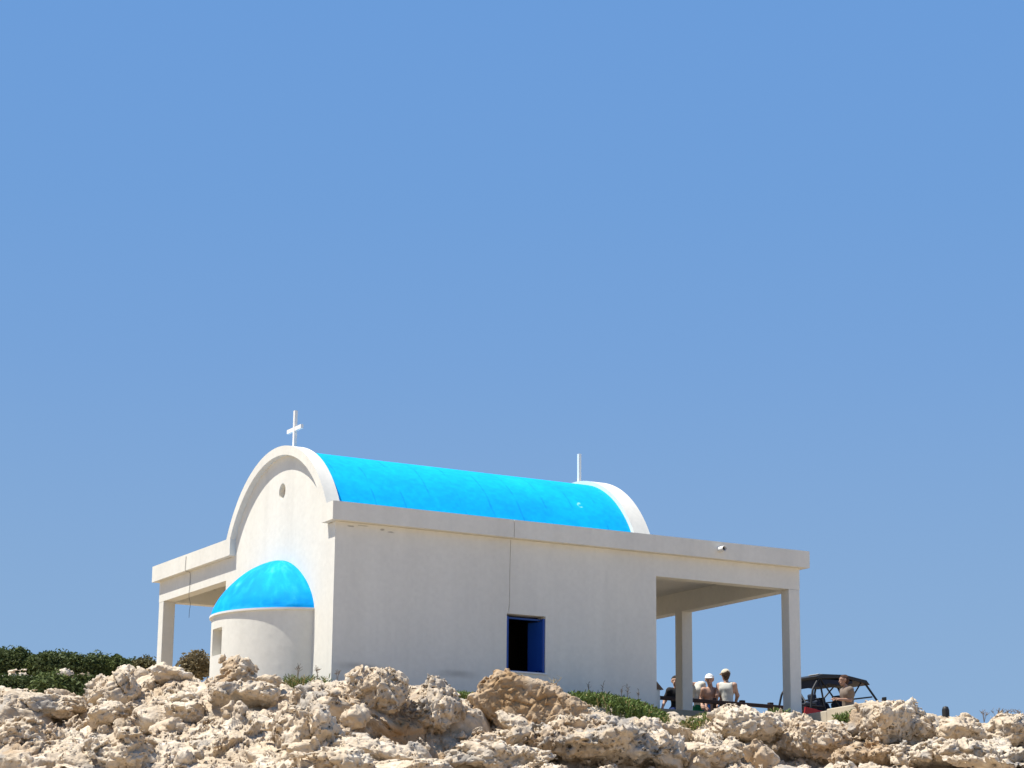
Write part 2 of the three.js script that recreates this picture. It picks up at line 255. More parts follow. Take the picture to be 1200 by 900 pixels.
// ---------------------------------------------------------------- the chapel
const L = 10.232, V = 8.826, YC = 2.949, YT = 3.285, P = .125, Q = .15, NW = 5.1, NL = 6.82, AC = 2.5, AY = 2.06, RB = 2.66, RI = 2.485, RV = 2.58, BB = 2.51, CS = .27;
{
  const chapel = new THREE.Group(); top(chapel, 'chapel', 'white chapel with a bright blue barrel roof, blue apse dome and flat roofed porches', 'chapel');
  // long wall with its window opening and a settlement crack running up to the cornice
  { const s = new THREE.Shape([[0, -.7], [NL, -.7], [NL, YC - .004], [0, YC - .004]].map(q => new THREE.Vector2(...q)));
    s.holes.push(new THREE.Path([[3.535, .49], [3.535, 1.544], [4.363, 1.544], [4.363, .49]].map(q => new THREE.Vector2(...q))));
    const lft = [], rgt = []; for (let i = 0; i <= 16; i++) { const y = mix(1.575, 2.93, i / 16), x = 3.592 + fbm(y * 3, 5, 0, 3) * .02 - (i < 4 ? (4 - i) * .004 : 0), w = .004 + .003 * hash3(i, 3, 1); lft.push(new THREE.Vector2(x - w, y)); rgt.unshift(new THREE.Vector2(x + w, y)); }
    s.holes.push(new THREE.Path([...lft, ...rgt]));
    const g = new THREE.ExtrudeGeometry(s, { depth: .3, bevelEnabled: false }); g.translate(0, 0, -.3); part('long_wall', metreUV(g), white, chapel); }
  part('back_wall', bx(0.31, NL, -.7, YC - .004, -NW, -NW + .3), white, chapel);
  // front gable with a round recess high up
  const gable = hole => { const s = new THREE.Shape(); const t0 = Math.asin((YC - .01 - AY) / 2.55); s.moveTo(.3, -.7); s.lineTo(NW, -.7); s.lineTo(NW, YC - .01); s.lineTo(AC + 2.55 * Math.cos(t0), YC - .01); s.absarc(AC, AY, 2.54, t0, Math.PI - t0, false); s.lineTo(.3, YC - .01); s.closePath();
    if (hole) { const h = new THREE.Path(); h.absellipse(2.45, 3.88, .15, .155, 0, Math.PI * 2, true); s.holes.push(h); } return s; };
  part('front_gable', exX(gable(true), 0, .3), white, chapel);
  { const g = new THREE.CircleGeometry(.17, 24); g.rotateY(-Math.PI / 2); g.translate(.1, 3.88, -2.45); part('round_recess', g, std(lin(.5, .44, .36), .95), chapel); }
  { const s = gable(false); const d = new THREE.Path([[1.9, -.1], [1.9, 2.05], [3.1, 2.05], [3.1, -.1]].map(q => new THREE.Vector2(...q))); s.holes.push(d); part('rear_gable', exX(s, NL - .3, NL - .003), white, chapel);
    part('door', bx(NL - .2, NL - .14, -.1, 2.05, -3.1, -1.9), navy, chapel); }
  // roof slab whose edge is the cornice, cut by a movement joint, set back behind the gable
  { const v0 = AC - Math.sqrt(RI * RI - (YT - AY) ** 2), v1 = 2 * AC - v0;
    const flat = pts => { const s = new THREE.Shape(pts.map(q => new THREE.Vector2(q[0], q[1]))); const g = new THREE.ExtrudeGeometry(s, { depth: YT - YC, bevelEnabled: false }); g.applyMatrix4(new THREE.Matrix4().set(1, 0, 0, 0, 0, 0, 1, YC, 0, -1, 0, 0, 0, 0, 0, 1)); return metreUV(g); };
    part('roof_slab', flat([[-P, -Q], [3.586, -Q], [3.586, V + Q], [-P, V + Q], [-P, v1], [.15, v1], [.15, v0], [-P, v0]]), white, chapel);
    part('roof_slab', flat([[3.597, -Q], [L + Q, -Q], [L + Q, V + Q], [3.597, V + Q]]), white, chapel); }
  const ring = (ro, ri, yb) => { const s = new THREE.Shape(), a = Math.asin((yb - AY) / ro), c = Math.asin((yb - AY) / ri); s.absarc(AC, AY, ro, a, Math.PI - a, false); s.lineTo(AC - ri * Math.cos(c), yb); s.absarc(AC, AY, ri, Math.PI - c, c, true); s.closePath(); return s; };
  part('front_arch_band', exX(ring(RB, RI, YT), -P, .15, 64), white, chapel);
  part('rear_arch_band', exX(ring(RB, RI, YT), 6.43, 6.8, 64), white, chapel);
  { // vault: curved sheet with its own uv running along the roof
    const g = new THREE.BufferGeometry(), pos = [], uv = [], nor = [], idx = [], n = 64, m = 12, a = Math.asin((YT - AY) / RV);
    for (let j = 0; j <= m; j++) for (let i = 0; i <= n; i++) { const t = mix(a, Math.PI - a, i / n), x = mix(.12, 6.46, j / m), w = RV + fbm(x * 1.1, t * 3, 2, 3) * .004; pos.push(x, AY + w * Math.sin(t), -(AC - w * Math.cos(t))); nor.push(0, Math.sin(t), Math.cos(t)); uv.push(x, t * RV); }
    for (let j = 0; j < m; j++) for (let i = 0; i < n; i++) { const k = j * (n + 1) + i; idx.push(k, k + n + 2, k + 1, k, k + n + 1, k + n + 2); }
    g.setAttribute('position', new THREE.Float32BufferAttribute(pos, 3)); g.setAttribute('normal', new THREE.Float32BufferAttribute(nor, 3)); g.setAttribute('uv', new THREE.Float32BufferAttribute(uv, 2)); g.setIndex(idx);
    part('barrel_roof', g, blueRoof, chapel, 'bright blue painted barrel roof'); }
  // apse: curved wall with a slit window, blue half dome on a thin lip
  { const AR = 1.68, CU = .48, PHI = 73.4 / 90, YD = 1.44, AV = 2.45; // plan: an arc of a circle whose centre lies inside the nave
    const arc = (t0, t1, y0, y1, th = .26, k = 1) => { // closed curved wall, t from -90 (near the corner) to 90
      const pos = [], idx = [], n = Math.max(2, Math.ceil(Math.abs(t1 - t0) / 3)), P2 = (t, f, y) => [CU - AR * f * Math.cos(t * PHI * RAD) + .004, y, -(AV + AR * f * Math.sin(t * PHI * RAD))];
      const quad = (a, b, c, d) => { const o = pos.length / 3; pos.push(...a, ...b, ...c, ...d); idx.push(o, o + 1, o + 2, o, o + 2, o + 3); };
      const fi = k - th / AR;
      for (let i = 0; i < n; i++) { const a = mix(t0, t1, i / n), b = mix(t0, t1, (i + 1) / n); quad(P2(a, k, y0), P2(a, k, y1), P2(b, k, y1), P2(b, k, y0)); quad(P2(a, fi, y0), P2(b, fi, y0), P2(b, fi, y1), P2(a, fi, y1)); quad(P2(a, k, y1), P2(a, fi, y1), P2(b, fi, y1), P2(b, k, y1)); quad(P2(a, k, y0), P2(b, k, y0), P2(b, fi, y0), P2(a, fi, y0)); }
      for (const t of [t0, t1]) quad(P2(t, k, y0), P2(t, fi, y0), P2(t, fi, y1), P2(t, k, y1));
      const g = new THREE.BufferGeometry(); g.setAttribute('position', new THREE.Float32BufferAttribute(pos, 3)); g.setIndex(idx);
      const q = new Float32Array(pos.length); // smooth outward normals on the curved faces, flat elsewhere
      g.computeVertexNormals(); const nn = g.attributes.normal; for (let i = 0; i < nn.count; i++) { const X = pos[i * 3], Z = pos[i * 3 + 2] + AV; if (Math.abs(nn.getY(i)) < .5) { const v = new THREE.Vector3(X - CU, 0, Z).normalize(), d = v.x * nn.getX(i) + v.z * nn.getZ(i); if (Math.abs(d) > .8) { v.multiplyScalar(Math.sign(d)); nn.setXYZ(i, v.x, 0, v.z); } } }
      const uv = new Float32Array(pos.length / 3 * 2); for (let i = 0; i < uv.length / 2; i++) { uv[i * 2] = Math.atan2(pos[i * 3 + 2] + AV, -pos[i * 3]) * 1.6 + 4; uv[i * 2 + 1] = pos[i * 3 + 1] + 3; } g.setAttribute('uv', new THREE.BufferAttribute(uv, 2)); return g; };
    const SL0 = -8, SL1 = 13, sy0 = .7, sy1 = 1.2;
    part('apse_wall', [arc(-90, 90, -.7, sy0), arc(-90, SL0, sy0, sy1), arc(SL1, 90, sy0, sy1), arc(-90, 90, sy1, YD)], white, chapel);
    part('slit_window', arc(SL0 - 1, SL1 + 1, sy0 - .02, sy1 + .02, .03, .9), std(lin(.42, .38, .32), .9), chapel);
    part('dome_lip', arc(-90, 90, YD, YD + .035, .34, 1.026), whiteTrim, chapel);
    const pos = [], uv = [], idx = [], n = 48, m = 32, dh = 1.08, ex = 2 / 1.57;
    for (let j = 0; j <= m; j++) for (let i = 0; i <= n; i++) { const e = Math.min(j / m, .9995) * Math.PI / 2, t = mix(-90, 90, i / n) * RAD, w = 1.015 + fbm(t * 3, e * 3, 4, 3) * .016, c = Math.cos(e) ** ex * w; pos.push(c * (CU - AR * Math.cos(t * PHI)) + .004, YD + .035 + dh * Math.sin(e) ** ex * (1 + (w - 1.015) * .6), -(AV + AR * c * Math.sin(t * PHI))); uv.push(t * 1.4 + 2.6, e * 1.3); }
    for (let j = 0; j < m; j++) for (let i = 0; i < n; i++) { const k = j * (n + 1) + i; idx.push(k, k + n + 2, k + 1, k, k + n + 1, k + n + 2); }
    const g = new THREE.BufferGeometry(); g.setAttribute('position', new THREE.Float32BufferAttribute(pos, 3)); g.setAttribute('uv', new THREE.Float32BufferAttribute(uv, 2)); g.setIndex(idx); g.computeVertexNormals();
    if (g.attributes.normal.getX(m / 2 * (n + 1) + n / 2) > 0) { for (let i = 0; i < idx.length; i += 3) { const q = idx[i]; idx[i] = idx[i + 1]; idx[i + 1] = q; } g.setIndex(idx); g.computeVertexNormals(); }
    part('apse_dome', g, blueDome, chapel, 'bright blue patchily painted half dome'); }
  // porch beams, columns, floor
  part('porch_beam', bx(0, .26, BB, YC - .003, -V + .27, -NW), white, chapel);
  part('porch_beam', bx(0, L, BB - .004, YC - .003, -V, -V + .27), white, chapel);
  part('porch_beam', bx(L - .27, L, BB - .002, YC - .003, -V + .27, -.27), white, chapel);
  part('porch_beam', bx(NL, L, BB, YC - .003, -.27, 0), white, chapel);
  for (const [x, v] of [[0, V - CS], [L - CS, 0], [L - CS, 3.87], [L - CS, V - CS], [3.4, V - CS], [6.8, V - CS]]) part('column', bx(x + .002, x + CS - .002, -.6, BB, -v - CS + .002, -v - .002, .012), white, chapel);
  part('porch_floor', bx(NL, L + .18, -.55, -.03, -V - .1, .06, .01), floorMat, chapel);
  part('porch_floor', bx(.3, NL - .02, -.55, -.035, -V - .1, -NW, .01), floorMat, chapel);
  part('nave_floor', bx(.3, NL - .3, -.6, -.05, -NW + .3, -.3), std(lin(.16, .12, .09), .8), chapel);
  { // the nave: ochre plaster lining
    const m = std(lin(.22, .17, .12), .95); part('nave_lining', [bx(.305, .33, -.05, YC - .01, -NW + .31, -.5), bx(.33, NL - .33, -.05, YC - .01, -NW + .305, -NW + .33), bx(NL - .33, NL - .305, -.05, YC - .01, -NW + .33, -.5), bx(.33, NL - .33, YC - .05, YC - .012, -NW + .33, -.31)], m, chapel); }
  part('porch_ceiling', [bx(NL + .002, L - .272, YC - .03, YC - .006, -V + .272, -.272), bx(.262, NL - .002, YC - .03, YC - .006, -V + .272, -NW - .002)], white, chapel);
  // window: blue frame, one leaf folded inward
  { const w = part('window', [bx(3.54, 3.585, .50, 1.5, -.16, -.02), bx(4.318, 4.358, .5, 1.5, -.16, -.02), bx(3.585, 4.318, 1.47, 1.5, -.2, -.12), bx(3.54, 4.358, .494, .505, -.16, -.06)], navy, chapel, 'navy blue window frame set in the long wall');
    const leaf = new THREE.Group(); const sh = part('shutter', bx(-.015, .015, 0, .92, 0, .38, .004), navy, w, 'navy blue shutter leaf folded inward'); sh.position.set(4.22, .532, -.4); sh.rotation.y = .28;
    const s2 = part('shutter', bx(-.015, .015, 0, .92, -.4, 0, .004), navy, w); s2.position.set(3.60, .532, -.14); s2.rotation.y = .12;
    part('latch', bx(3.586, 3.6, .95, 1.05, -.1, -.07, .004), steel, w);
    part('window_sill', bx(3.5, 4.4, .455, .487, -.28, .025, .006), whiteTrim, chapel); }
  // crosses
  { const c = new THREE.Group(); c.name = 'cross'; chapel.add(c); part('upright', bx(-.03, .03, 4.6, 5.46, -.035, .035), whiteTrim, c); part('arm', bx(-.026, .026, 5.06, 5.135, -.33, .33), whiteTrim, c); c.position.set(.2, 0, -2.4); }
  part('finial_post', bx(6.55, 6.61, 4.55, 5.33, -2.53, -2.47), whiteTrim, chapel);
  // drain spout through the cornice
  { const x = 8.2; const sp = part('drain_spout', new THREE.LatheGeometry([[.04, 0], [.052, 0], [.052, .2], [.04, .2], [.04, 0]].map(q => new THREE.Vector2(...q)), 20).rotateX(Math.PI / 2).translate(x, 3.13, Q - .02), whiteTrim, chapel); part('spout_mouth', new THREE.CircleGeometry(.041, 16).translate(x, 3.13, Q + .12), black, sp); }
  // loose cable hanging down the porch front
  part('cable', [tube([[-P - .008, 3.24, -7.0], [-P - .008, YC, -7.02], [-.02, YC - .03, -7.03], [-.012, 2.7, -7.03], [-.012, 2.52, -7.06], [-.03, 2.4, -7.0], [-.02, 2.25, -6.93], [-.03, 2.12, -6.95], [-.02, 1.98, -6.98]], .0045, 60, 5)], std(lin(.06, .06, .06), .7), chapel);
  shadow(chapel);
}

// small capped pillar just past the end of the long wall
{ const o = new THREE.Group(); o.position.set(7.0, -.03, -.42); top(o, 'pillar', 'low white pillar with a brown pitched cap beside the end of the long wall', 'pillar');
  part('shaft', bx(-.1, .1, 0, .4, -.11, .11, .008), white, o); const s = new THREE.Shape([[-.13, 0], [.17, 0], [0, .16]].map(q => new THREE.Vector2(...q))); part('cap', new THREE.ExtrudeGeometry(s, { depth: .26, bevelEnabled: false }).translate(0, .4, -.13), std(lin(.16, .1, .06), .9), o); shadow(o); }
{ // paved terrace behind and beside the porch
  const g = new THREE.BufferGeometry(), c = [[L + .1, 2.6], [18, 0], [24, -12], [8, -16], [-2, -12], [-2, -8.7], [L + .1, -8.7]];
  const s = new THREE.Shape(c.map(q => new THREE.Vector2(q[0], -q[1]))); const e = new THREE.ExtrudeGeometry(s, { depth: .3, bevelEnabled: false }); e.rotateX(-Math.PI / 2); e.translate(0, -.52, 0); top(shadow(new THREE.Mesh(metreUV(e), floorMat)), 'terrace', 'pale paved terrace behind the porch', 'terrace', null, 'structure'); }
{ // low kerb that runs out from the porch corner
  const o = new THREE.Group(); top(o, 'low_kerb', 'low rough concrete kerb running out from the porch corner towards the boulders', 'kerb'); o.position.set(10.36, -.25, -.5); o.rotation.y = Math.atan2(-.32, 2.3);
  part('kerb_stone', bx(-.12, .12, 0, .27, 0, 1.6, .02), concrete, o); part('kerb_stone', bx(-.125, .12, .02, .3, 1.61, 3.1, .025), concrete, o); shadow(o); }
//@@OBJECTS
// ---------------------------------------------------------------- loose rocks and boulders
// a lump cut by random planes, then cracked, chipped and pitted; radius about 1
function rockGeo(seed, cells, { rust = 0, pit = 1, solid = null, dim = [1, 1, 1] } = {}) { // dim: half extents in metres
  const keep = seedState; seedState = seed * 7919 + 17; const planes = [], so = seed * 13.7;
  for (let i = 0; i < 13; i++) { const z = rr(-1, 1), t = rr(0, 6.283), r = Math.sqrt(1 - z * z), n = [r * Math.cos(t), z, r * Math.sin(t)]; planes.push([...n, rr(.66, .95) * Math.hypot(n[0] * dim[0], n[1] * dim[1], n[2] * dim[2])]); }
  const mn = Math.min(...dim), sc = Math.min(1, mn * (solid ? .75 : 2.4)), c = Math.max(...dim) * 2 / cells, base = solid || ((X, Y, Z) => { let d = (1 - Math.hypot(X / dim[0], Y / dim[1], Z / dim[2])) * mn * 1.1; for (const q of planes) d = smin(d, q[3] - X * q[0] - Y * q[1] - Z * q[2], mn * .14); return d; });
  const f = (X, Y, Z) => {
    let D = base(X, Y, Z); if (D > .5 * sc || D < -.5 * sc) return D;
    const w = vnoise(X * 1.7 + so, Y * 1.7, Z * 1.7) - .5, x = X + so + w * .3, y = Y - w * .25, z = Z + w * .3;
    D += fbm(x * 1.5, y * 1.5, z * 1.5, 2) * .12 * sc; let q = blocks(x * 2.1, y * 2.4, z * 2.1, 5); D += (q[0] * .13 - (1 - ss(0, .07, q[1])) * .09) * sc; if (D > .3 || D < -.3) return D;
    q = blocks(x * 4.6, y * 5, z * 4.6, 9); D += (q[0] * .05 - (1 - ss(0, .12, q[1])) * .04) * sc; q = blocks(x * 10.5, y * 10.5, z * 10.5, 21); D += (q[0] * .055 - (1 - ss(0, .2, q[1])) * .035) * sc;
    const pk = ss(-.25, .35, fbm(x * 1.3, y * 1.3, z * 1.3 + 50, 2)) * pit;
    return D + (fbm(x * 5, y * 5, z * 5, 2) * .05 - Math.abs(fbm(x * 9, y * 9, z * 9, 3)) * .12 + .03 - (pits(x * 4.2, y * 4.2, z * 4.2) * .1 + pits(x * 8.6, y * 8.6, z * 8.6) * .095) * pk) * sc;
  };
  const ex = dim.map(d => d + .2 * sc), n3 = ex.map(d => Math.ceil(d * 2 / c) + 2), { pos, idx } = surfaceNets(f, -ex[0], -ex[1], -ex[2], ...n3, c), col = new Float32Array(pos.length); seedState = keep;
  let g = new THREE.BufferGeometry(); g.setAttribute('position', new THREE.Float32BufferAttribute(pos, 3)); g.setIndex(idx); g.computeVertexNormals();
  { const N = g.attributes.normal; let k = 0; for (let i = 0; i < N.count; i++) k += N.getX(i) * pos[i * 3] + N.getY(i) * pos[i * 3 + 1] + N.getZ(i) * pos[i * 3 + 2]; if (k < 0) { for (let i = 0; i < idx.length; i += 3) { const q = idx[i]; idx[i] = idx[i + 1]; idx[i + 1] = q; } g.setIndex(idx); g.computeVertexNormals(); } }
  for (let i = 0; i < pos.length; i += 3) rockColour(pos[i] + so, pos[i + 1], pos[i + 2], rust, col, i, so);
  g.setAttribute('color', new THREE.BufferAttribute(col, 3));
  if (!solid) { g.computeBoundingBox(); const B = g.boundingBox; g.translate(-(B.min.x + B.max.x) / 2, -(B.min.y + B.max.y) / 2, -(B.min.z + B.max.z) / 2); g.scale(dim[0] * 2 / (B.max.x - B.min.x), dim[1] * 2 / (B.max.y - B.min.y), dim[2] * 2 / (B.max.z - B.min.z)); }
  return metreUV(g);
}
const variants = []; for (let i = 0; i < 12; i++) variants.push(rockGeo(i + 3, 22, { pit: i % 3 ? .7 : 1.2, rust: i % 4 === 3 ? .35 : 0, dim: [.3, .2, .25] }).scale(3.3, 5, 4));
// named rocks: photo column and row of the middle, width and height in photo pixels, seed, label, extra rust; they sit on the bank where their foot meets it
const bigRocks = [
  [133, 806, 60, 44, 31, 'rounded knobbly boulder on the bank left of the porch column', 0, 1],
  [128, 834, 50, 32, 32, 'grey split block leaning under the rounded knobbly boulder', 0, 1],
  [147, 786, 22, 16, 33, 'small pale rock perched behind the knobbly boulder', 0, 0],
  [202, 789, 48, 24, 34, 'flat tilted slab in front of the left porch column', 0, 0],
  [275, 789, 60, 46, 35, 'knobbly rock standing against the curved apse wall', .1, 0],
  [285, 812, 78, 30, 36, 'long smooth slab lying below the apse', 0, 1],
  [216, 830, 50, 42, 37, 'rough angular rock below the tilted slab', 0, 1],
  [277, 840, 32, 36, 38, 'narrow upright block with a dark crack beside it under the apse slab', .15, 0],
  [338, 853, 62, 60, 39, 'big square crag with a stained hollow foot left of the brown hollow', .12, 1],
  [383, 850, 44, 58, 40, 'tall grey crag standing at the edge of the brown hollow', .1, 1],
  [442, 808, 84, 56, 41, 'broad crumbly crag rising to a hump before the long wall', .05, 1],
  [508, 820, 74, 60, 42, 'steep crag with pale split blocks at the end of the hump', .08, 1],
  [416, 838, 32, 28, 43, 'round pitted rock wedged in the crag above the brown hollow', 0, 0],
  [392, 893, 96, 34, 44, 'low white crust of rock below the brown hollow', 0, 1],
  [478, 900, 96, 24, 45, 'long thin pale ledge under the brown hollow', 0, 1],
  [700, 866, 190, 56, 46, 'broad pale hummock of pitted limestone below the grass by the wall', 0, 2],
  [585, 886, 120, 36, 47, 'low rounded outcrop at the foot of the tilted brown boulder', 0, 1],
  [872, 846, 78, 40, 48, 'flat topped outcrop in front of the wooden rail', 0, 1],
  [958, 865, 92, 44, 49, 'overhanging ledge with a dark brown underside by the kerb', .25, 1],
  [1045, 844, 92, 56, 50, 'large rounded boulder with grey hollows in front of the buggy', 0, 2],
  [1020, 884, 90, 34, 51, 'brown stained slab under the large rounded boulder', .45, 1],
  [1125, 852, 54, 34, 52, 'rough hummock with a sloping top right of the large rounded boulder', 0, 1],
  [1180, 855, 64, 36, 53, 'pale rock under the dry sprigs', 0, 1],
  [1112, 880, 120, 34, 54, 'layered slab of tilted limestone beds', 0, 1],
  [930, 846, 34, 24, 55, 'squared pale rock at the foot of the porch corner column', 0, 0],
  [60, 826, 80, 26, 56, 'low hummock of pale rock in front of the green shrubs', 0, 1],
  [30, 866, 90, 50, 57, 'wide grey fissured rock below the low hummock', 0, 1],
  [145, 880, 80, 56, 58, 'dark grey cracked block low on the bank', 0, 1],
  [820, 888, 90, 40, 59, 'grey pitted rock low below the dip in the bank', 0, 1],
];
for (const [px, py, w, h, seed, label, rust, lvl] of bigRocks) {
  const q = hit(px, py + h * .35), b = Math.min(q.b + .1, crestAt(q.a)[0] + .15), c0 = atB(px, py + h * .11, b), mpp = b / FOCAL, W = w * mpp / 2 * 1.12, Hh = h * mpp / 2 * 1.22, D = (W * .75 + Hh * .55); // a little deeper and wider than what shows: the foot is sunk in the bank
  const m = new THREE.Mesh(rockGeo(seed, clamp(Math.round(W * 2 / .024), 22, 84), { rust, dim: [W, Hh, D] }), rockMat);
  m.position.copy(ab2w(c0.a, b, c0.y)); m.rotation.set(0, -YAW, 0); top(shadow(m), 'boulder', label, 'boulder');
}
{ // the tilted brown boulder under the window: outline as seen, about a metre and a half thick
  const b = 38.75, c0 = atB(622, 826, b), mpp = b / FOCAL;
  const pts = [[550, 818], [552, 805], [566, 792], [576, 781], [586, 780], [590, 787], [606, 789], [622, 796], [645, 801], [664, 812], [698, 836], [690, 848], [640, 858], [607, 868], [592, 864], [572, 848], [556, 834]].map(([x, y]) => [(x - 622) * mpp, (826 - y) * mpp]).map(([x, y]) => [Math.atan2(y, x), Math.hypot(x, y)]).sort((a, b) => a[0] - b[0]);
  const rad = t => { const n = pts.length; for (let i = 0; i < n; i++) { const A = pts[i], B = pts[(i + 1) % n]; let a0 = A[0], a1 = B[0], tt = t; if (i === n - 1) { a1 += 6.28319; if (tt < a0) tt += 6.28319; } if (tt >= a0 && tt <= a1) return mix(A[1], B[1], (tt - a0) / (a1 - a0 || 1)); } return pts[0][1]; };
  const m = new THREE.Mesh(rockGeo(77, 100, { rust: .66, pit: 1.1, dim: [1.12, .68, .85], solid: (x, y, z) => { const rho = Math.hypot(x, y) || 1e-6, R = rad(Math.atan2(y, x)), Z = z > 0 ? .5 - .25 * y : .7; return (.94 - Math.pow(Math.pow(rho / R, 6) + Math.pow(Math.abs(z) / Z, 6), 1 / 6)) * .62; } }), rockMat);
  m.position.copy(ab2w(c0.a, b, c0.y)); m.rotation.y = -YAW; top(shadow(m), 'boulder', 'big tilted brown boulder full of pits under the blue window', 'boulder');
}
for (let i = 0, n = 0; n < 100 && i < 2000; i++) { // rubble scattered over the bank
  const a = rr(-9.9, 9.9), [br] = crestAt(a), b = br - rr(-.15, 5.2), s = .07 + .22 * Math.pow(rnd(), 2.2), yb = baseHeight(a, b), p = ab2w(a, b, yb + s * rr(-.25, .25));
  if (Math.abs(a) > .232 * b) continue; n++;
  const m = new THREE.Mesh(variants[Math.floor(rnd() * variants.length)], rockMat); m.position.copy(p); m.rotation.set(rr(-.5, .5), rr(0, 6.28), rr(-.5, .5)); m.scale.set(s * rr(.9, 1.5), s * rr(.55, 1), s * rr(.8, 1.2));
  top(shadow(m), 'rock', 'small pale limestone rock lying loose on the craggy bank', 'rock', 'loose rocks on the bank');
}

// ---------------------------------------------------------------- plants
function leafMat(r, g, b) { return new THREE.MeshPhysicalMaterial({ vertexColors: true, color: lin(r, g, b), roughness: .75, transmission: .25, thickness: 0, specularIntensity: .3 }); }
const shrubMat = leafMat(.95, 1, .9), grassMat = leafMat(1, 1, 1), twigMat = std(lin(.2, .14, .085), .9), strawMat = std(lin(.42, .34, .2), .9);
function blades(list) { // each blade: base, tip, width, bend, colour
  const pos = [], col = [], idx = [];
  for (const [B, T, w, c] of list) { const o = pos.length / 3, d = T.clone().sub(B), sd = new THREE.Vector3(-d.z, rr(-.1, .1), d.x).normalize().applyAxisAngle(new THREE.Vector3(0, 1, 0), rr(-1.3, 1.3)).multiplyScalar(w / 2), M = B.clone().addScaledVector(d, .55).add(new THREE.Vector3(0, d.length() * .09, 0));
    for (const q of [B.clone().sub(sd), B.clone().add(sd), M.clone().sub(sd), M.clone().add(sd), T]) { pos.push(q.x, q.y, q.z); col.push(...c); } idx.push(o, o + 1, o + 3, o, o + 3, o + 2, o + 2, o + 3, o + 4); }
  const g = new THREE.BufferGeometry(); g.setAttribute('position', new THREE.Float32BufferAttribute(pos, 3)); g.setAttribute('color', new THREE.Float32BufferAttribute(col, 3)); g.setIndex(idx); g.computeVertexNormals(); return g;
}
function grass(label, px0, px1, b0, b1, topRow, n, wide, dry = .12) { // topRow(px) gives the row that the tips reach
  const L = [];
  for (let i = 0; i < n; i++) {
    const px = rr(px0, px1), b = rr(b0, b1), e = Math.min((px - px0), (px1 - px)) / (px1 - px0), t = atB(px, topRow(px), b), gy = Math.min(baseHeight(t.a, b) - .06, t.y - .05), h = (t.y - gy) * (.5 + .5 * Math.pow(rnd(), .6)) * (.55 + .45 * ss(0, .18, e));
    const B = ab2w(t.a, b, gy), T = B.clone().add(new THREE.Vector3(rr(-.4, .4) * h, h, rr(-.4, .4) * h)), k = rr(.6, 1.35), y = rnd() < dry;
    // leaves along the blade so that the clump reads as a leafy plant
    const c = y ? [.4 * k, .32 * k, .14 * k] : [.125 * k, .18 * k, .045 * k]; L.push([B, T, wide * rr(.6, 1.3), c]);
    for (let j = 0; j < 3; j++) { const q = B.clone().lerp(T, rr(.3, .95)), l = rr(.05, .11); L.push([q, q.clone().add(new THREE.Vector3(rr(-1, 1), rr(.1, 1), rr(-1, 1)).normalize().multiplyScalar(l)), wide * 1.3, c]); }
  }
  const m = new THREE.Mesh(blades(L), grassMat); top(shadow(m), 'grass_patch', label, 'grass', null, 'stuff');
}
const lerpRow = pts => x => { let k = 0; while (k < pts.length - 2 && x > pts[k + 1][0]) k++; const A = pts[k], B = pts[k + 1]; return mix(A[1], B[1], clamp((x - A[0]) / (B[0] - A[0]), 0, 1)); };
grass('tall leafy green growth along the foot of the long wall', 652, 782, 40.3, 42.4, lerpRow([[652, 820], [672, 811], [705, 812], [745, 821], [782, 838]]), 1900, .022);
grass('small green tuft between the split crag and the tilted boulder', 516, 556, 39.1, 40.2, lerpRow([[516, 810], [556, 813]]), 420, .018);
grass('strip of green weeds under the corner of the apse', 332, 392, 39.6, 40.3, lerpRow([[332, 790], [360, 790], [392, 794]]), 300, .014, .3);
grass('green weeds in the dip of the bank beside the porch floor edge', 790, 838, 40.9, 42.2, lerpRow([[790, 848], [812, 842], [838, 834]]), 420, .018, .25);
grass('green weeds along the low kerb', 976, 1008, 41.9, 42.4, lerpRow([[976, 839], [1008, 830]]), 220, .016);
grass('little green weeds at the foot of the corner column', 900, 925, 42.2, 42.7, lerpRow([[900, 830], [925, 832]]), 180, .014);
grass('sparse mossy weeds at the edge of the brown hollow', 528, 566, 37.2, 37.6, lerpRow([[528, 880], [566, 880]]), 120, .014, .4);

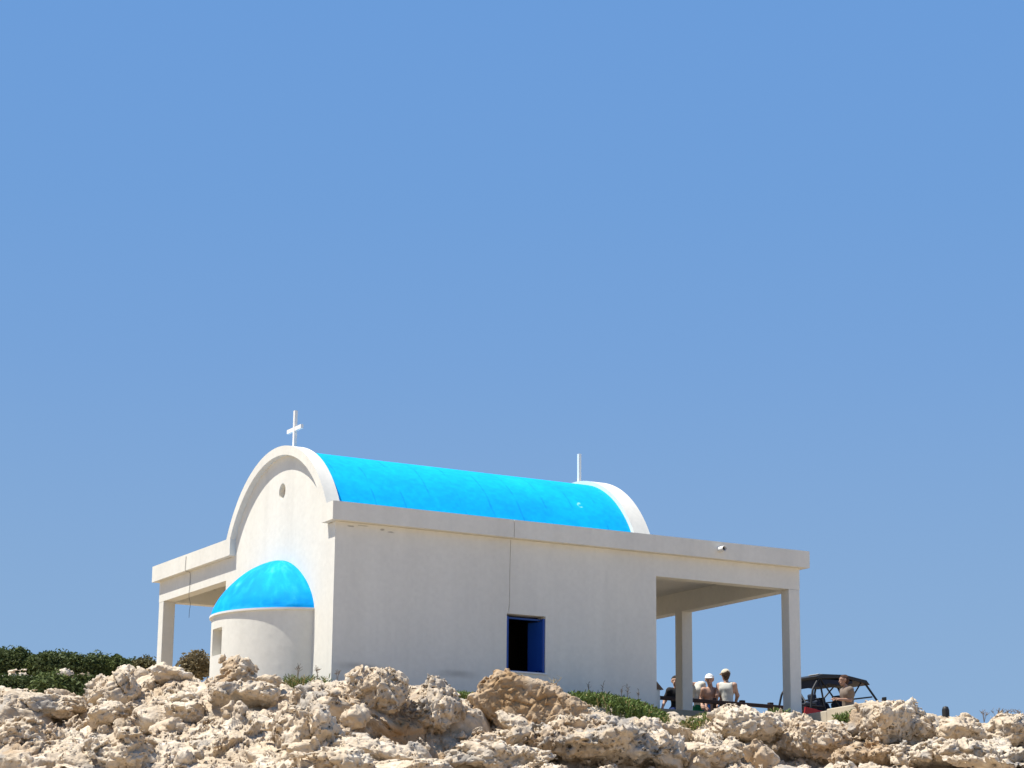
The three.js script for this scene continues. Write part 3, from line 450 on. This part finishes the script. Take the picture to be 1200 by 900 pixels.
function shrub(name, label, group, px, top0, bottom, wpx, b, tint, n, leaf) {
  const g = new THREE.Group(), t = atB(px, top0, b), gy = atB(px, bottom, b).y - .35, H = t.y - gy, R = wpx * b / FOCAL / 2, base = ab2w(t.a, b, gy); g.position.copy(base); top(g, name, label, 'shrub', group);
  const lobes = []; for (let i = 0; i < 9; i++) { const an = rr(0, 6.28), rad = Math.sqrt(rnd()) * R * .66; lobes.push([Math.cos(an) * rad, H * rr(.45, .74), Math.sin(an) * rad, R * rr(.32, .5), H * rr(.2, .27)]); } lobes.push([0, H * .6, 0, R * .75, H * .38]);
  const pos = [], col = [], idx = [];
  for (let i = 0; i < n; i++) {
    const l = lobes[Math.floor(rnd() * lobes.length)], d = new THREE.Vector3(rr(-1, 1), rr(-.7, 1), rr(-1, 1)); if (d.length() > 1) d.normalize(); d.normalize().multiplyScalar(rr(.62, 1.06) * (1 + .22 * fbm(d.x * 4 + i % 9, d.y * 4, d.z * 4, 2)));
    const c = new THREE.Vector3(l[0] + d.x * l[3], l[1] + d.y * l[4], l[2] + d.z * l[3]), s = leaf * rr(.6, 1.5), u = new THREE.Vector3(rr(-1, 1), rr(-.3, 1), rr(-1, 1)).normalize(), v = new THREE.Vector3(rr(-1, 1), rr(-1, 1), rr(-1, 1)).cross(u).normalize(), o = pos.length / 3, k = rr(.55, 1.4);
    for (const [a, e] of [[-1, 0], [0, .45], [1, 0], [0, -.45]]) { const q = c.clone().addScaledVector(u, a * s).addScaledVector(v, e * s); pos.push(q.x, q.y, q.z); col.push(tint[0] * k, tint[1] * k, tint[2] * k); } idx.push(o, o + 1, o + 2, o, o + 2, o + 3);
  }
  const G = new THREE.BufferGeometry(); G.setAttribute('position', new THREE.Float32BufferAttribute(pos, 3)); G.setAttribute('color', new THREE.Float32BufferAttribute(col, 3)); G.setIndex(idx); G.computeVertexNormals(); part('crown', G, shrubMat, g);
  const st = []; for (let i = 0; i < 7; i++) { const l = lobes[i]; st.push(tube([[rr(-.06, .06), -.1, rr(-.06, .06)], [l[0] * .4, H * .3, l[2] * .4], [l[0], l[1], l[2]]], .018, 8, 5)); } part('stem', st, twigMat, g); shadow(g);
}
const DG = [.11, .135, .052], MG = [.14, .17, .06], OG = [.2, .175, .09], BR = [.3, .235, .15];
const near = 'shrubs standing close behind the rocky bank', far = 'domed shrubs on the rise behind';
for (const [px, t0, bt, w, c, lb] of [[-18, 788, 818, 60, MG, 0], [22, 788, 818, 62, DG, 0], [63, 783, 818, 62, MG, 0], [97, 787, 818, 40, DG, 0]]) shrub('shrub', 'low dark green shrub in the front row behind the bank, beside the left porch', near, px, t0, bt, w * 1.08, 46.5, c, 9500, .04);
for (const [px, t0, bt, w, c] of [[-30, 758, 795, 60, DG], [10, 756, 795, 62, DG], [72, 760, 795, 66, DG], [40, 768, 795, 34, MG], [114, 762, 795, 42, DG], [133, 767, 795, 30, MG], [156, 769, 795, 46, DG]]) shrub('shrub', 'domed dark green shrub in the back row on the rise', far, px, t0, bt, w * 1.14, 55, c, 9500, .045);
shrub('dry_shrub', 'dry brownish shrub right beside the left porch column', null, 174, 766, 795, 34, 52, OG, 3000, .04);
shrub('dry_shrub', 'dry brown shrub seen through the left porch', null, 230, 761, 795, 56, 50.5, BR, 5000, .04);
for (const [px, py, w, h, sd] of [[18, 791, 36, 13, 61], [76, 789, 26, 12, 62], [97, 790, 16, 9, 63]]) { const c0 = atB(px, py, 51), mp = 51 / FOCAL, m = new THREE.Mesh(variants[sd % 12], rockMat); m.position.copy(ab2w(c0.a, 51, c0.y - .1)); m.scale.set(w * mp * .6, h * mp * .9, w * mp * .5); top(shadow(m), 'rock', 'pale rock showing between the two rows of shrubs', 'rock', 'rocks between the shrub rows'); }
function stalk(label, px, py0, py1, b, mat, n, spread) { const A = atB(px, py0, b), T = atB(px, py1, b), h = T.y - A.y, L = []; for (let i = 0; i < n; i++) { const dx = rr(-1, 1) * spread, dz = rr(-1, 1) * spread, k = rr(.65, 1); L.push(tube([[0, -.08, 0], [dx * .4, h * .5 * k, dz * .4], [dx, h * k, dz]], .004, 6, 4)); for (let j = 0; j < 5; j++) { const t = rr(.5, 1), x = dx * t, y = h * k * t, z = dz * t; L.push(bar([x, y, z], [x + rr(-.06, .06), y + rr(.01, .06), z + rr(-.06, .06)], .003, 4)); } } const m = new THREE.Mesh(merge(L), mat); m.position.copy(ab2w(A.a, b, A.y)); top(shadow(m), 'dry_stalk', label, 'plant', label.includes('skyline') ? 'dry sprigs on the skyline rocks' : label.includes('corner of the chapel') ? 'dry weeds under the apse' : label.includes('grass by') ? 'dry stalks above the grass' : undefined); }
stalk('pale straw stalk leaning over the tilted brown boulder', 648, 806, 793, 40, strawMat, 4, .13);
for (const [px, a, b] of [[690, 815, 797], [706, 815, 800], [728, 820, 801], [735, 822, 803], [748, 824, 807]]) stalk('thin dry stalk standing in the tall grass by the long wall', px, a, b, 42.2, twigMat, 2, .03);
for (const [px, a, b] of [[1153, 842, 833], [1168, 842, 829], [1182, 840, 832], [1194, 840, 831]]) stalk('grey dry sprig on the skyline rocks', px, a, b, 41.8, twigMat, 5, .1);
for (const [px, a, b] of [[349, 792, 779], [372, 794, 781], [395, 797, 786]]) stalk('thin dry weed at the corner of the chapel under the apse', px, a, b, 39.7, twigMat, 3, .05);

// ---------------------------------------------------------------- fence, small post
{ const o = new THREE.Group(); top(o, 'wooden_rail', 'dark brown wooden rail fence beyond the porch where the people lean', 'fence');
  const E0 = ab2w(...(q => [q.a, 49.7, .93])(atB(768, 817, 49.7))), E1 = ab2w(...(q => [q.a, 51.8, .93])(atB(925, 829, 51.8)));
  const d = E1.clone().sub(E0), len = d.length(); o.position.set(E0.x, -.07, E0.z); o.rotation.y = Math.atan2(-d.z, d.x);
  part('top_rail', bx(-.1, len, .81, .89, -.05, .05, .012), timber, o); part('lower_rail', bx(-.1, len, .36, .43, -.035, .035, .01), timber, o);
  for (let x = .05; x < len; x += .82) part('post', bx(x - .055, x + .055, -.15, .95, -.152, -.052, .01), timber, o); shadow(o); }
{ const q = atB(1108, 829, 42.3), m = new THREE.Mesh(new THREE.LatheGeometry([[0, -.3], [.085, -.3], [.085, .27], [.06, .33], [0, .345]].map(v => new THREE.Vector2(...v)), 14), dark); m.position.copy(ab2w(q.a, 42.3, q.y - .32)); m.scale.set(.8, 1, .8); top(shadow(m), 'bollard', 'small dark bollard top showing over the rocks right of the buggy', 'bollard'); }

// ---------------------------------------------------------------- people (x to the picture's right, z towards the camera, feet at 0)
function cap(x, y, z, B) { const [ax, ay, az, bx_, by, bz, r0, r1, fz] = B, f = fz || 1, px = x - ax, py = y - ay, pz = (z - az) * f, dx = bx_ - ax, dy = by - ay, dz = (bz - az) * f, l = dx * dx + dy * dy + dz * dz || 1e-9, t = clamp((px * dx + py * dy + pz * dz) / l, 0, 1), qx = px - dx * t, qy = py - dy * t, qz = pz - dz * t; return Math.sqrt(qx * qx + qy * qy + qz * qz) - (r0 + (r1 - r0) * t); }
const field = (bones, k) => (x, y, z) => { let d = 9; for (const B of bones) d = smin(d, cap(x, y, z, B), k); return -d; };
function netGeo(f, bones, c, pad = .05) {
  let mn = [9, 9, 9], mx = [-9, -9, -9]; for (const B of bones) for (const o of [0, 3]) for (let k = 0; k < 3; k++) { const r = Math.max(B[6], B[7]) + pad; mn[k] = Math.min(mn[k], B[o + k] - r); mx[k] = Math.max(mx[k], B[o + k] + r); }
  const { pos, idx } = surfaceNets(f, mn[0], mn[1], mn[2], ...[0, 1, 2].map(k => Math.ceil((mx[k] - mn[k]) / c) + 2), c), g = new THREE.BufferGeometry(); g.setAttribute('position', new THREE.Float32BufferAttribute(pos, 3)); g.setIndex(idx); g.computeVertexNormals();
  const n = g.attributes.normal; let s = 0; for (let i = 0; i < n.count; i += 7) { const e = .004, X = pos[i * 3], Y = pos[i * 3 + 1], Z = pos[i * 3 + 2]; s += (f(X + n.getX(i) * e * 2, Y + n.getY(i) * e * 2, Z + n.getZ(i) * e * 2) < f(X, Y, Z)) ? 1 : -1; }
  if (s < 0) { for (let i = 0; i < idx.length; i += 3) { const q = idx[i]; idx[i] = idx[i + 1]; idx[i + 1] = q; } g.setIndex(idx); g.computeVertexNormals(); }
  return g;
}
function person(label, px, b, spec) {
  const o = new THREE.Group(), q = atB(px, 800, b); o.position.copy(ab2w(q.a, b, -.22)); o.rotation.y = -YAW; top(o, 'person', label, 'person');
  const { neck, hips, yaw, sh, el, wr, head, skin, face } = spec, cs = Math.cos(yaw), sn = Math.sin(yaw), sw = .175;
  const S = sh || [-1, 1].map(s => [neck[0] + s * sw * cs, neck[1] - .05, neck[2] - s * sw * sn]), hp = [-1, 1].map(s => [hips[0] + s * .085 * cs, hips[1] - .02, hips[2] - s * .085 * sn]);
  const kn = [-1, 1].map((s, i) => [hp[i][0] + s * .02 + (spec.knee ? spec.knee[i] : 0), .49, hp[i][2] + .02]), an = [-1, 1].map((s, i) => [hp[i][0] + s * .03, .08, hp[i][2] - .02]);
  const mid = [0, 1, 2].map(k => mix(hips[k], neck[k], .5)), ch = [0, 1, 2].map(k => mix(hips[k], neck[k], .74)), fz = Math.abs(cs) > .7 ? 1.25 : 1;
  const torso = [[hips[0] - .06 * cs, hips[1], hips[2] + .06 * sn, hips[0] + .06 * cs, hips[1], hips[2] - .06 * sn, .115, .115, fz], [...hips, ...mid, .115, .112, fz], [...mid, ...ch, .112, .13, fz], [ch[0] - .075 * cs, ch[1], ch[2] + .075 * sn, ch[0] + .075 * cs, ch[1], ch[2] - .075 * sn, .12, .12, fz], [...S[0], ...S[1], .062, .062]];
  const upper = [0, 1].map(i => [...S[i], ...el[i], .058, .042]), fore = [0, 1].map(i => [...el[i], ...wr[i], .042, .029]), thigh = [0, 1].map(i => [...hp[i], ...kn[i], .088, .06]), calf = [0, 1].map(i => [...kn[i], ...an[i], .056, .036]), foot = [0, 1].map(i => [...an[i], an[i][0] + sn * .14, .045, an[i][2] + cs * .14, .038, .03]);
  const nk = [neck[0], neck[1] - .04, neck[2], mix(neck[0], head[0], .75), mix(neck[1], head[1] - .06, .9), mix(neck[2], head[2], .75), .056, .05];
  const all = [...torso, ...upper, ...fore, ...thigh, ...calf, ...foot, nk], geos = [netGeo(field(all, .035), all, .016)];
  // head: skull, jaw, nose, ears, turned by face
  const fc = Math.sin(face), fcz = Math.cos(face), H = (x, y, z) => [head[0] + x * fcz + z * fc, head[1] + y, head[2] - x * fc + z * fcz];
  const hb = [[...H(0, .025, -.012), ...H(0, .03, .01), .092, .088], [...H(0, -.04, .035), ...H(0, -.075, .05), .062, .045], [...H(0, .005, .09), ...H(0, -.03, .112), .011, .016], [...H(.086, -.01, 0), ...H(.09, .02, -.005), .014, .017], [...H(-.086, -.01, 0), ...H(-.09, .02, -.005), .014, .017], [...H(-.022, -.055, .088), ...H(.022, -.055, .088), .011, .011], [...H(-.035, .035, .078), ...H(.035, .035, .078), .016, .016]];
  geos.push(netGeo(field(hb, .022), hb, .0075));
  // hands: palm, four fingers and a thumb, slightly curled
  for (const i of [0, 1]) {
    const A = new THREE.Vector3(...el[i]), B = new THREE.Vector3(...wr[i]), d = B.clone().sub(A).normalize(), side = new THREE.Vector3(d.z, 0, -d.x); if (side.length() < .2) side.set(1, 0, 0); side.normalize(); const nrm = d.clone().cross(side).normalize(); if (nrm.y > 0) nrm.negate();
    const pt = (l, s, n) => B.clone().addScaledVector(d, l).addScaledVector(side, s).addScaledVector(nrm, n).toArray(), hb2 = [[...pt(-.02, 0, 0), ...pt(.03, 0, 0), .027, .026], [...pt(.035, -.025, 0), ...pt(.085, -.028, 0), .017, .014], [...pt(.035, .022, 0), ...pt(.085, .026, 0), .017, .014], [...pt(.04, 0, 0), ...pt(.088, 0, 0), .018, .015]];
    [[-.03, .062], [-.01, .075], [.011, .07], [.03, .055]].forEach(([s, l]) => { hb2.push([...pt(.085, s, 0), ...pt(.085 + l * .55, s * 1.1, .012), .0095, .0088], [...pt(.085 + l * .55, s * 1.1, .012), ...pt(.085 + l * .85, s * 1.1, .04), .0088, .0078]); });
    const ts = i ? -1 : 1; hb2.push([...pt(.02, ts * .03, .005), ...pt(.055, ts * .058, .015), .013, .011], [...pt(.055, ts * .058, .015), ...pt(.085, ts * .062, .03), .0105, .009]); geos.push(netGeo(field(hb2, .006), hb2, .006, .02));
  }
  part('body', merge(geos), std(skin, .6), o);
  const cut = (f, test) => (x, y, z) => Math.min(f(x, y, z), test(x, y, z));
  if (spec.shirt) { const { mat, sleeve, hem } = spec.shirt, sl = upper.map(u => [u[0], u[1], u[2], mix(u[0], u[3], sleeve), mix(u[1], u[4], sleeve), mix(u[2], u[5], sleeve), .072, .066]), bs = [...torso.map(t => [...t.slice(0, 6), t[6] + .018, t[7] + .018, t[8] || 1]), ...(sleeve ? sl : [])]; const fold = (x, y, z) => fbm(x * 14, y * 9, z * 14, 2) * .008; const f = field(bs, .03); const sh0 = part('shirt', netGeo(cut((x, y, z) => f(x, y, z) + fold(x, y, z), (x, y, z) => Math.min(y - hem, sleeve ? 9 : .155 - Math.abs((x - neck[0]) * cs - (z - neck[2]) * sn), Math.hypot(x - neck[0], (y - neck[1] - .05), z - neck[2]) - .085)), bs, .013), mat, o);
    if (spec.shirt.print) { const [w, h, x, y, z] = spec.shirt.print; const pg = new THREE.PlaneGeometry(w, h, 6, 4), pp = pg.attributes.position; for (let i = 0; i < pp.count; i++) pp.setZ(i, -((pp.getX(i) / .2) ** 2) * .05); pg.computeVertexNormals(); part('print', pg.translate(x, y, z), std(lin(.65, .55, .25), .8), sh0); } }
  if (spec.shorts) { const { mat, to } = spec.shorts, bs = [...torso.slice(0, 2).map(t => [...t.slice(0, 6), t[6] + .022, t[7] + .022, t[8] || 1]), ...thigh.map(t => [...t.slice(0, 6), t[6] + .028, t[7] + .045])], f = field(bs, .03); part('shorts', netGeo(cut((x, y, z) => f(x, y, z) + fbm(x * 16, y * 10, z * 16, 2) * .008, (x, y, z) => Math.min(y - to, hips[1] + .09 - y)), bs, .014), mat, o); }
  if (spec.hair) { const bs = [[...H(0, .038, -.02), ...H(0, .042, .0), .101, .095], [...H(0, -.02, -.045), ...H(0, -.05, -.045), .075, .06]], f = field(bs, .02); part('hair', netGeo(cut((x, y, z) => f(x, y, z) + fbm(x * 40, y * 40, z * 40, 2) * .006, (x, y, z) => { const zl = (x - head[0]) * fc + (z - head[2]) * fcz, yl = y - head[1]; return Math.max(yl - .055, -(zl - .01) ); }), bs, .008), spec.hair, o); }
  if (spec.cap) { const bs = [[...H(0, .045, -.012), ...H(0, .05, .008), .106, .1], [...H(-.035, .052, .09), ...H(.035, .052, .09), .03, .03], [...H(0, .04, .14), ...H(0, .042, .1), .04, .05]].map((B, i) => B), f1 = field([bs[0]], .01); const f = (x, y, z) => { const yl = y - head[1]; const dome = Math.min(f1(x, y, z), yl - .045); const X = (x - head[0]) * fcz - (z - head[2]) * fc, Z = (x - head[0]) * fc + (z - head[2]) * fcz, brim = Math.min(.009 - Math.abs(yl - .052 + Math.max(0, Z - .08) * .25), .085 - Math.abs(X), (Z - .02), .165 - Math.hypot(X, Z * .95)); return Math.max(dome, brim); }; part('cap', netGeo(f, bs, .007), spec.cap, o); }
  if (spec.shoes !== false) { for (const i of [0, 1]) { const F = foot[i]; part('shoe', netGeo(field([[F[0], .06, F[2], F[3], .045, F[5], .05, .042]], .01), [[F[0], .06, F[2], F[3], .045, F[5], .05, .042]], .014), dark, o); } }
  shadow(o); return o;
}
const cloth = (r, g, b) => std(lin(r, g, b), .9), SK = lin(.5, .3, .21), SK2 = lin(.38, .22, .15);
person('person in a black printed T-shirt half hidden by the inner porch column', 791.5, 52, { neck: [.02, 1.42, .02], hips: [.03, .92, 0], yaw: .35, el: [[-.24, 1.16, .02], [.24, 1.15, .05]], wr: [[-.31, .98, .14], [.22, .93, .14]], head: [.0, 1.59, .04], face: -.3, skin: SK, hair: cloth(.02, .014, .01), shirt: { mat: cloth(.012, .011, .013), sleeve: .6, hem: .96, print: [.12, .08, .05, 1.17, .17] }, shorts: { mat: cloth(.01, .03, .13), to: .5 } });
person('person in a loose white T-shirt and green shorts leaning behind the inner porch column', 819.5, 51.4, { neck: [-.06, 1.5, -.02], hips: [.02, .92, 0], yaw: 2.3, el: [[.14, 1.14, .1], [-.18, 1.16, -.1]], wr: [[.13, .95, .22], [-.2, 1.0, .1]], head: [-.31, 1.53, .1], face: -1.4, skin: SK, hair: cloth(.03, .02, .012), shirt: { mat: cloth(.72, .7, .62), sleeve: .7, hem: .9 }, shorts: { mat: cloth(.005, .2, .085), to: .56 } });
person('shirtless person in a white cap and blue shorts leaning on the wooden rail', 832, 51.3, { neck: [.02, 1.38, .03], hips: [0, .92, -.02], yaw: .2, el: [[-.23, 1.14, .0], [.27, 1.15, .02]], wr: [[-.2, .99, .2], [.14, .99, .22]], head: [-.02, 1.545, .1], face: -.25, skin: SK, cap: cloth(.78, .77, .74), shorts: { mat: cloth(.004, .11, .4), to: .52 } });
person('person in a white sleeveless top and cream cap standing with their back turned', 851.5, 51.1, { neck: [0, 1.47, 0], hips: [.02, .95, 0], yaw: 2.75, el: [[.24, 1.2, -.02], [-.22, 1.2, .02]], wr: [[.2, 1.0, -.2], [-.24, .99, -.08]], head: [-.02, 1.645, -.02], face: 3.5, skin: SK, hair: cloth(.09, .055, .03), cap: cloth(.66, .58, .43), shirt: { mat: cloth(.6, .6, .55), sleeve: 0, hem: .97 }, shorts: { mat: cloth(.008, .008, .009), to: .5 } });
person('person in a faded brown T-shirt with forearms raised beside the buggy', 990.5, 51.3, { neck: [.03, 1.40, 0], hips: [.06, .92, 0], yaw: -1.25, el: [[.08, 1.13, .14], [.1, 1.13, -.14]], wr: [[-.16, 1.14, .15], [-.18, 1.17, -.05]], head: [-.03, 1.575, .0], face: -1.3, skin: SK2, hair: cloth(.06, .025, .014), shirt: { mat: cloth(.2, .155, .12), sleeve: .5, hem: .95 }, shorts: { mat: cloth(.015, .014, .015), to: .5 } });

// ---------------------------------------------------------------- the buggy (x forward, y up)
{ const g = new THREE.Group(), q = atB(981, 800, 53.6); g.position.copy(ab2w(q.a, 53.6, -.22)); g.rotation.y = -YAW + .5; top(g, 'off_road_buggy', 'black and red open off-road buggy with a roll cage and roof', 'buggy');
  const red = std(lin(.32, .008, .008), .5), plastic = std(lin(.012, .012, .013), .55), rubber = std(lin(.015, .015, .015), .9), navyS = std(lin(.01, .018, .04), .8), pale = std(lin(.6, .57, .5), .7);
  part('chassis', [bx(-1.35, 1.25, .32, .5, -.42, .42, .04), bx(-.85, .75, .42, .6, -.66, .66, .05)], plastic, g);
  const sideShape = (pts, z, th, m, nm, lab) => { const s = new THREE.Shape(pts.map(p => new THREE.Vector2(...p))), e = new THREE.ExtrudeGeometry(s, { depth: th, bevelEnabled: true, bevelSize: .015, bevelThickness: .012, bevelSegments: 2 }); return part(nm, e.translate(0, 0, z), m, g, lab); };
  for (const z of [.66, -.69]) { sideShape([[-1.45, .92], [-.85, .87], [-.8, .98], [-1.42, 1.06]], z, .03, red, 'rear_panel'); sideShape([[-1.45, .62], [-.85, .62], [-.85, .85], [-1.45, .9]], z, .025, plastic, 'rear_fender'); const d = sideShape([[-.78, .5], [-.12, .5], [-.12, .86], [-.7, .92]], z, .03, plastic, 'door'); const d2 = sideShape([[-.08, .5], [.42, .5], [.4, .9], [-.08, .86]], z, .03, plastic, 'door'); part('door_panel', bx(.02, .26, .66, .82, z > 0 ? z + .04 : z - .03, z > 0 ? z + .052 : z - .018, .004), red, d2); part('badge', bx(.07, .22, .68, .77, z > 0 ? z + .053 : z - .034, z > 0 ? z + .056 : z - .031), pale, d2); sideShape([[.45, .5], [.8, .55], [1.2, .75], [1.1, .92], [.42, .95]], z, .03, plastic, 'front_fender'); part('badge', bx(-.6, -.3, .78, .84, z > 0 ? z + .045 : z - .03, z > 0 ? z + .05 : z - .025), pale, d); }
  part('cargo_bed', [bx(-1.45, -.88, .72, .78, -.64, .64, .01), bx(-1.47, -1.42, .72, 1.0, -.64, .64, .01)], plastic, g); part('bed_rack', [bar([-1.45, 1.12, -.6], [-.85, 1.12, -.6], .022), bar([-1.45, 1.12, .6], [-.85, 1.12, .6], .022), bar([-1.45, 1.12, -.6], [-1.45, 1.12, .6], .022), bar([-1.45, .8, .6], [-1.45, 1.12, .6], .02), bar([-1.45, .8, -.6], [-1.45, 1.12, -.6], .02)], plastic, g);
  { const s = new THREE.Shape([[.7, .55], [1.4, .6], [1.42, .78], [1.15, .92], [.7, 1.0]].map(p => new THREE.Vector2(...p))); part('hood', new THREE.ExtrudeGeometry(s, { depth: .9, bevelEnabled: true, bevelSize: .03, bevelThickness: .03 }).translate(0, 0, -.45), red, g); }
  for (const z of [-.4, .4]) part('headlight', new THREE.SphereGeometry(.08, 14, 10).scale(.5, .7, 1.2).translate(1.4, .76, z), pale, g);
  const cage = []; for (const z of [-.64, .64]) { const zt = z * .82; cage.push(tube([[.98, .95, z], [.72, 1.3, z * .95], [.4, 1.74, zt], [.2, 1.8, zt]], .026, 24), tube([[.2, 1.8, zt], [-.4, 1.84, zt], [-.9, 1.8, zt]], .026, 14), tube([[-.9, 1.8, zt], [-1.15, 1.5, z * .95], [-1.25, 1.06, z]], .026, 18), tube([[-.2, 1.82, zt], [-.26, 1.3, z * .97], [-.22, .86, z]], .026, 18), bar([-.88, 1.78, zt], [-.3, 1.0, z], .02), bar([-.9, 1.78, zt], [-.82, .95, z], .022), bar([.3, 1.75, zt], [-.05, 1.35, z * .95], .018), bar([-.26, 1.3, z * .97], [.55, 1.42, z * .93], .018)); }
  for (const [x, y] of [[.4, 1.74], [-.2, 1.82], [-.9, 1.8]]) cage.push(bar([x, y, -.52], [x, y, .52], .024)); cage.push(bar([-.9, 1.78, -.5], [-1.2, 1.1, .5], .02), bar([-.95, 1.3, -.6], [-.95, 1.3, .6], .022)); part('roll_cage', cage, plastic, g);
  { const s = new THREE.Shape([[.5, 1.71], [.42, 1.79], [-.2, 1.88], [-.85, 1.86], [-1.02, 1.8], [-1.0, 1.77], [-.2, 1.83], [.4, 1.73]].map(p => new THREE.Vector2(...p))); part('roof', new THREE.ExtrudeGeometry(s, { depth: 1.12, bevelEnabled: true, bevelSize: .015, bevelThickness: .02 }).translate(0, 0, -.56), plastic, g); part('roof_trim', [bx(-.9, -.6, 1.872, 1.885, .1, .5, .004), bx(.15, .36, 1.815, 1.835, .2, .5, .004)], pale, g); }
  { const s = new THREE.Shape([[-.95, 1.76], [-.9, 1.6], [-.62, 1.68], [-.2, 1.66], [.05, 1.72], [.05, 1.76]].map(p => new THREE.Vector2(...p))); part('sun_shade', new THREE.ExtrudeGeometry(s, { depth: 1.0, bevelEnabled: true, bevelSize: .015, bevelThickness: .02 }).translate(0, 0, -.5), navyS, g); }
  part('storage_box', [bx(-1.3, -.92, .8, 1.14, -.5, .5, .04), bx(-1.28, -.94, 1.14, 1.2, -.46, .46, .03)], plastic, g);
  { const hs = []; for (const [x, z] of [[.08, .3], [.08, -.3], [-.62, .3], [-.62, -.3]]) for (const d of [-.1, .1]) hs.push(tube([[x - .36, 1.34, z + d], [x - .16, 1.2, z + d], [x - .12, .8, z + d * 1.4]], .018, 10, 5)); part('harness', hs, plastic, g); }
  for (const [x, z] of [[.08, .3], [.08, -.3], [-.62, .3], [-.62, -.3]]) { const st = new THREE.Group(); st.name = 'seat'; g.add(st); part('cushion', bx(x - .22, x + .24, .6, .72, z - .22, z + .22, .05), navyS, st); const bk = part('backrest', new RoundedBoxGeometry(.12, .62, .44, 3, .05), navyS, st); bk.position.set(x - .25, .98, z); bk.rotation.z = .2; const hd = part('headrest', new RoundedBoxGeometry(.1, .18, .26, 3, .04), navyS, st); hd.position.set(x - .33, 1.34, z); hd.rotation.z = .2; }
  { const w = part('steering_wheel', new THREE.TorusGeometry(.16, .018, 8, 24).rotateY(Math.PI / 2).rotateZ(.5).translate(.5, 1.08, -.3), plastic, g); part('steering_column', bar([.5, 1.08, -.3], [.72, .92, -.3], .02), plastic, w); part('dashboard', bx(.6, .78, .82, 1.02, -.6, .6, .04), plastic, g); }
  { const mr = [bx(.78, .82, 1.28, 1.42, .66, .8, .012), bar([.8, 1.2, .6], [.8, 1.32, .7], .012)]; part('mirror', mr, plastic, g); part('mirror', mr.map(m => m.clone().scale(1, 1, -1)), plastic, g); }
  for (const [x, z] of [[1.02, .62], [1.02, -.62], [-1.05, .62], [-1.05, -.62]]) { const w = new THREE.Group(); w.name = 'wheel'; g.add(w); w.position.set(x, .34, z); const pr = [[.19, -.12], [.29, -.14], [.335, -.11], [.345, 0], [.335, .11], [.29, .14], [.19, .12]].map(p => new THREE.Vector2(...p)), tr = [new THREE.LatheGeometry(pr, 32).rotateX(Math.PI / 2)]; for (let i = 0; i < 22; i++) { const k = new RoundedBoxGeometry(.06, .03, .12, 1, .008); k.translate(0, .345, i % 2 ? .06 : -.06).rotateZ(i / 22 * 6.283); tr.push(k); } part('tyre', tr, rubber, w); const rim = [new THREE.CylinderGeometry(.2, .2, .18, 24, 1, true).rotateX(Math.PI / 2), new THREE.CylinderGeometry(.06, .06, .2, 16).rotateX(Math.PI / 2)]; for (let i = 0; i < 6; i++) { const k = new RoundedBoxGeometry(.05, .16, .05, 1, .01); k.translate(0, .12, z > 0 ? .06 : -.06).rotateZ(i / 6 * 6.283); rim.push(k); } part('rim', rim, steel, w); }
  for (const [x, z] of [[1.02, .3], [1.02, -.3], [-1.05, .3], [-1.05, -.3]]) part('shock_absorber', [bar([x, .45, z * 1.5], [x - .12 * Math.sign(x), .8, z], .03), bar([x, .36, z * 1.7], [x, .4, 0], .022)], red, g);
  shadow(g);
}

renderer.render(scene, camera);
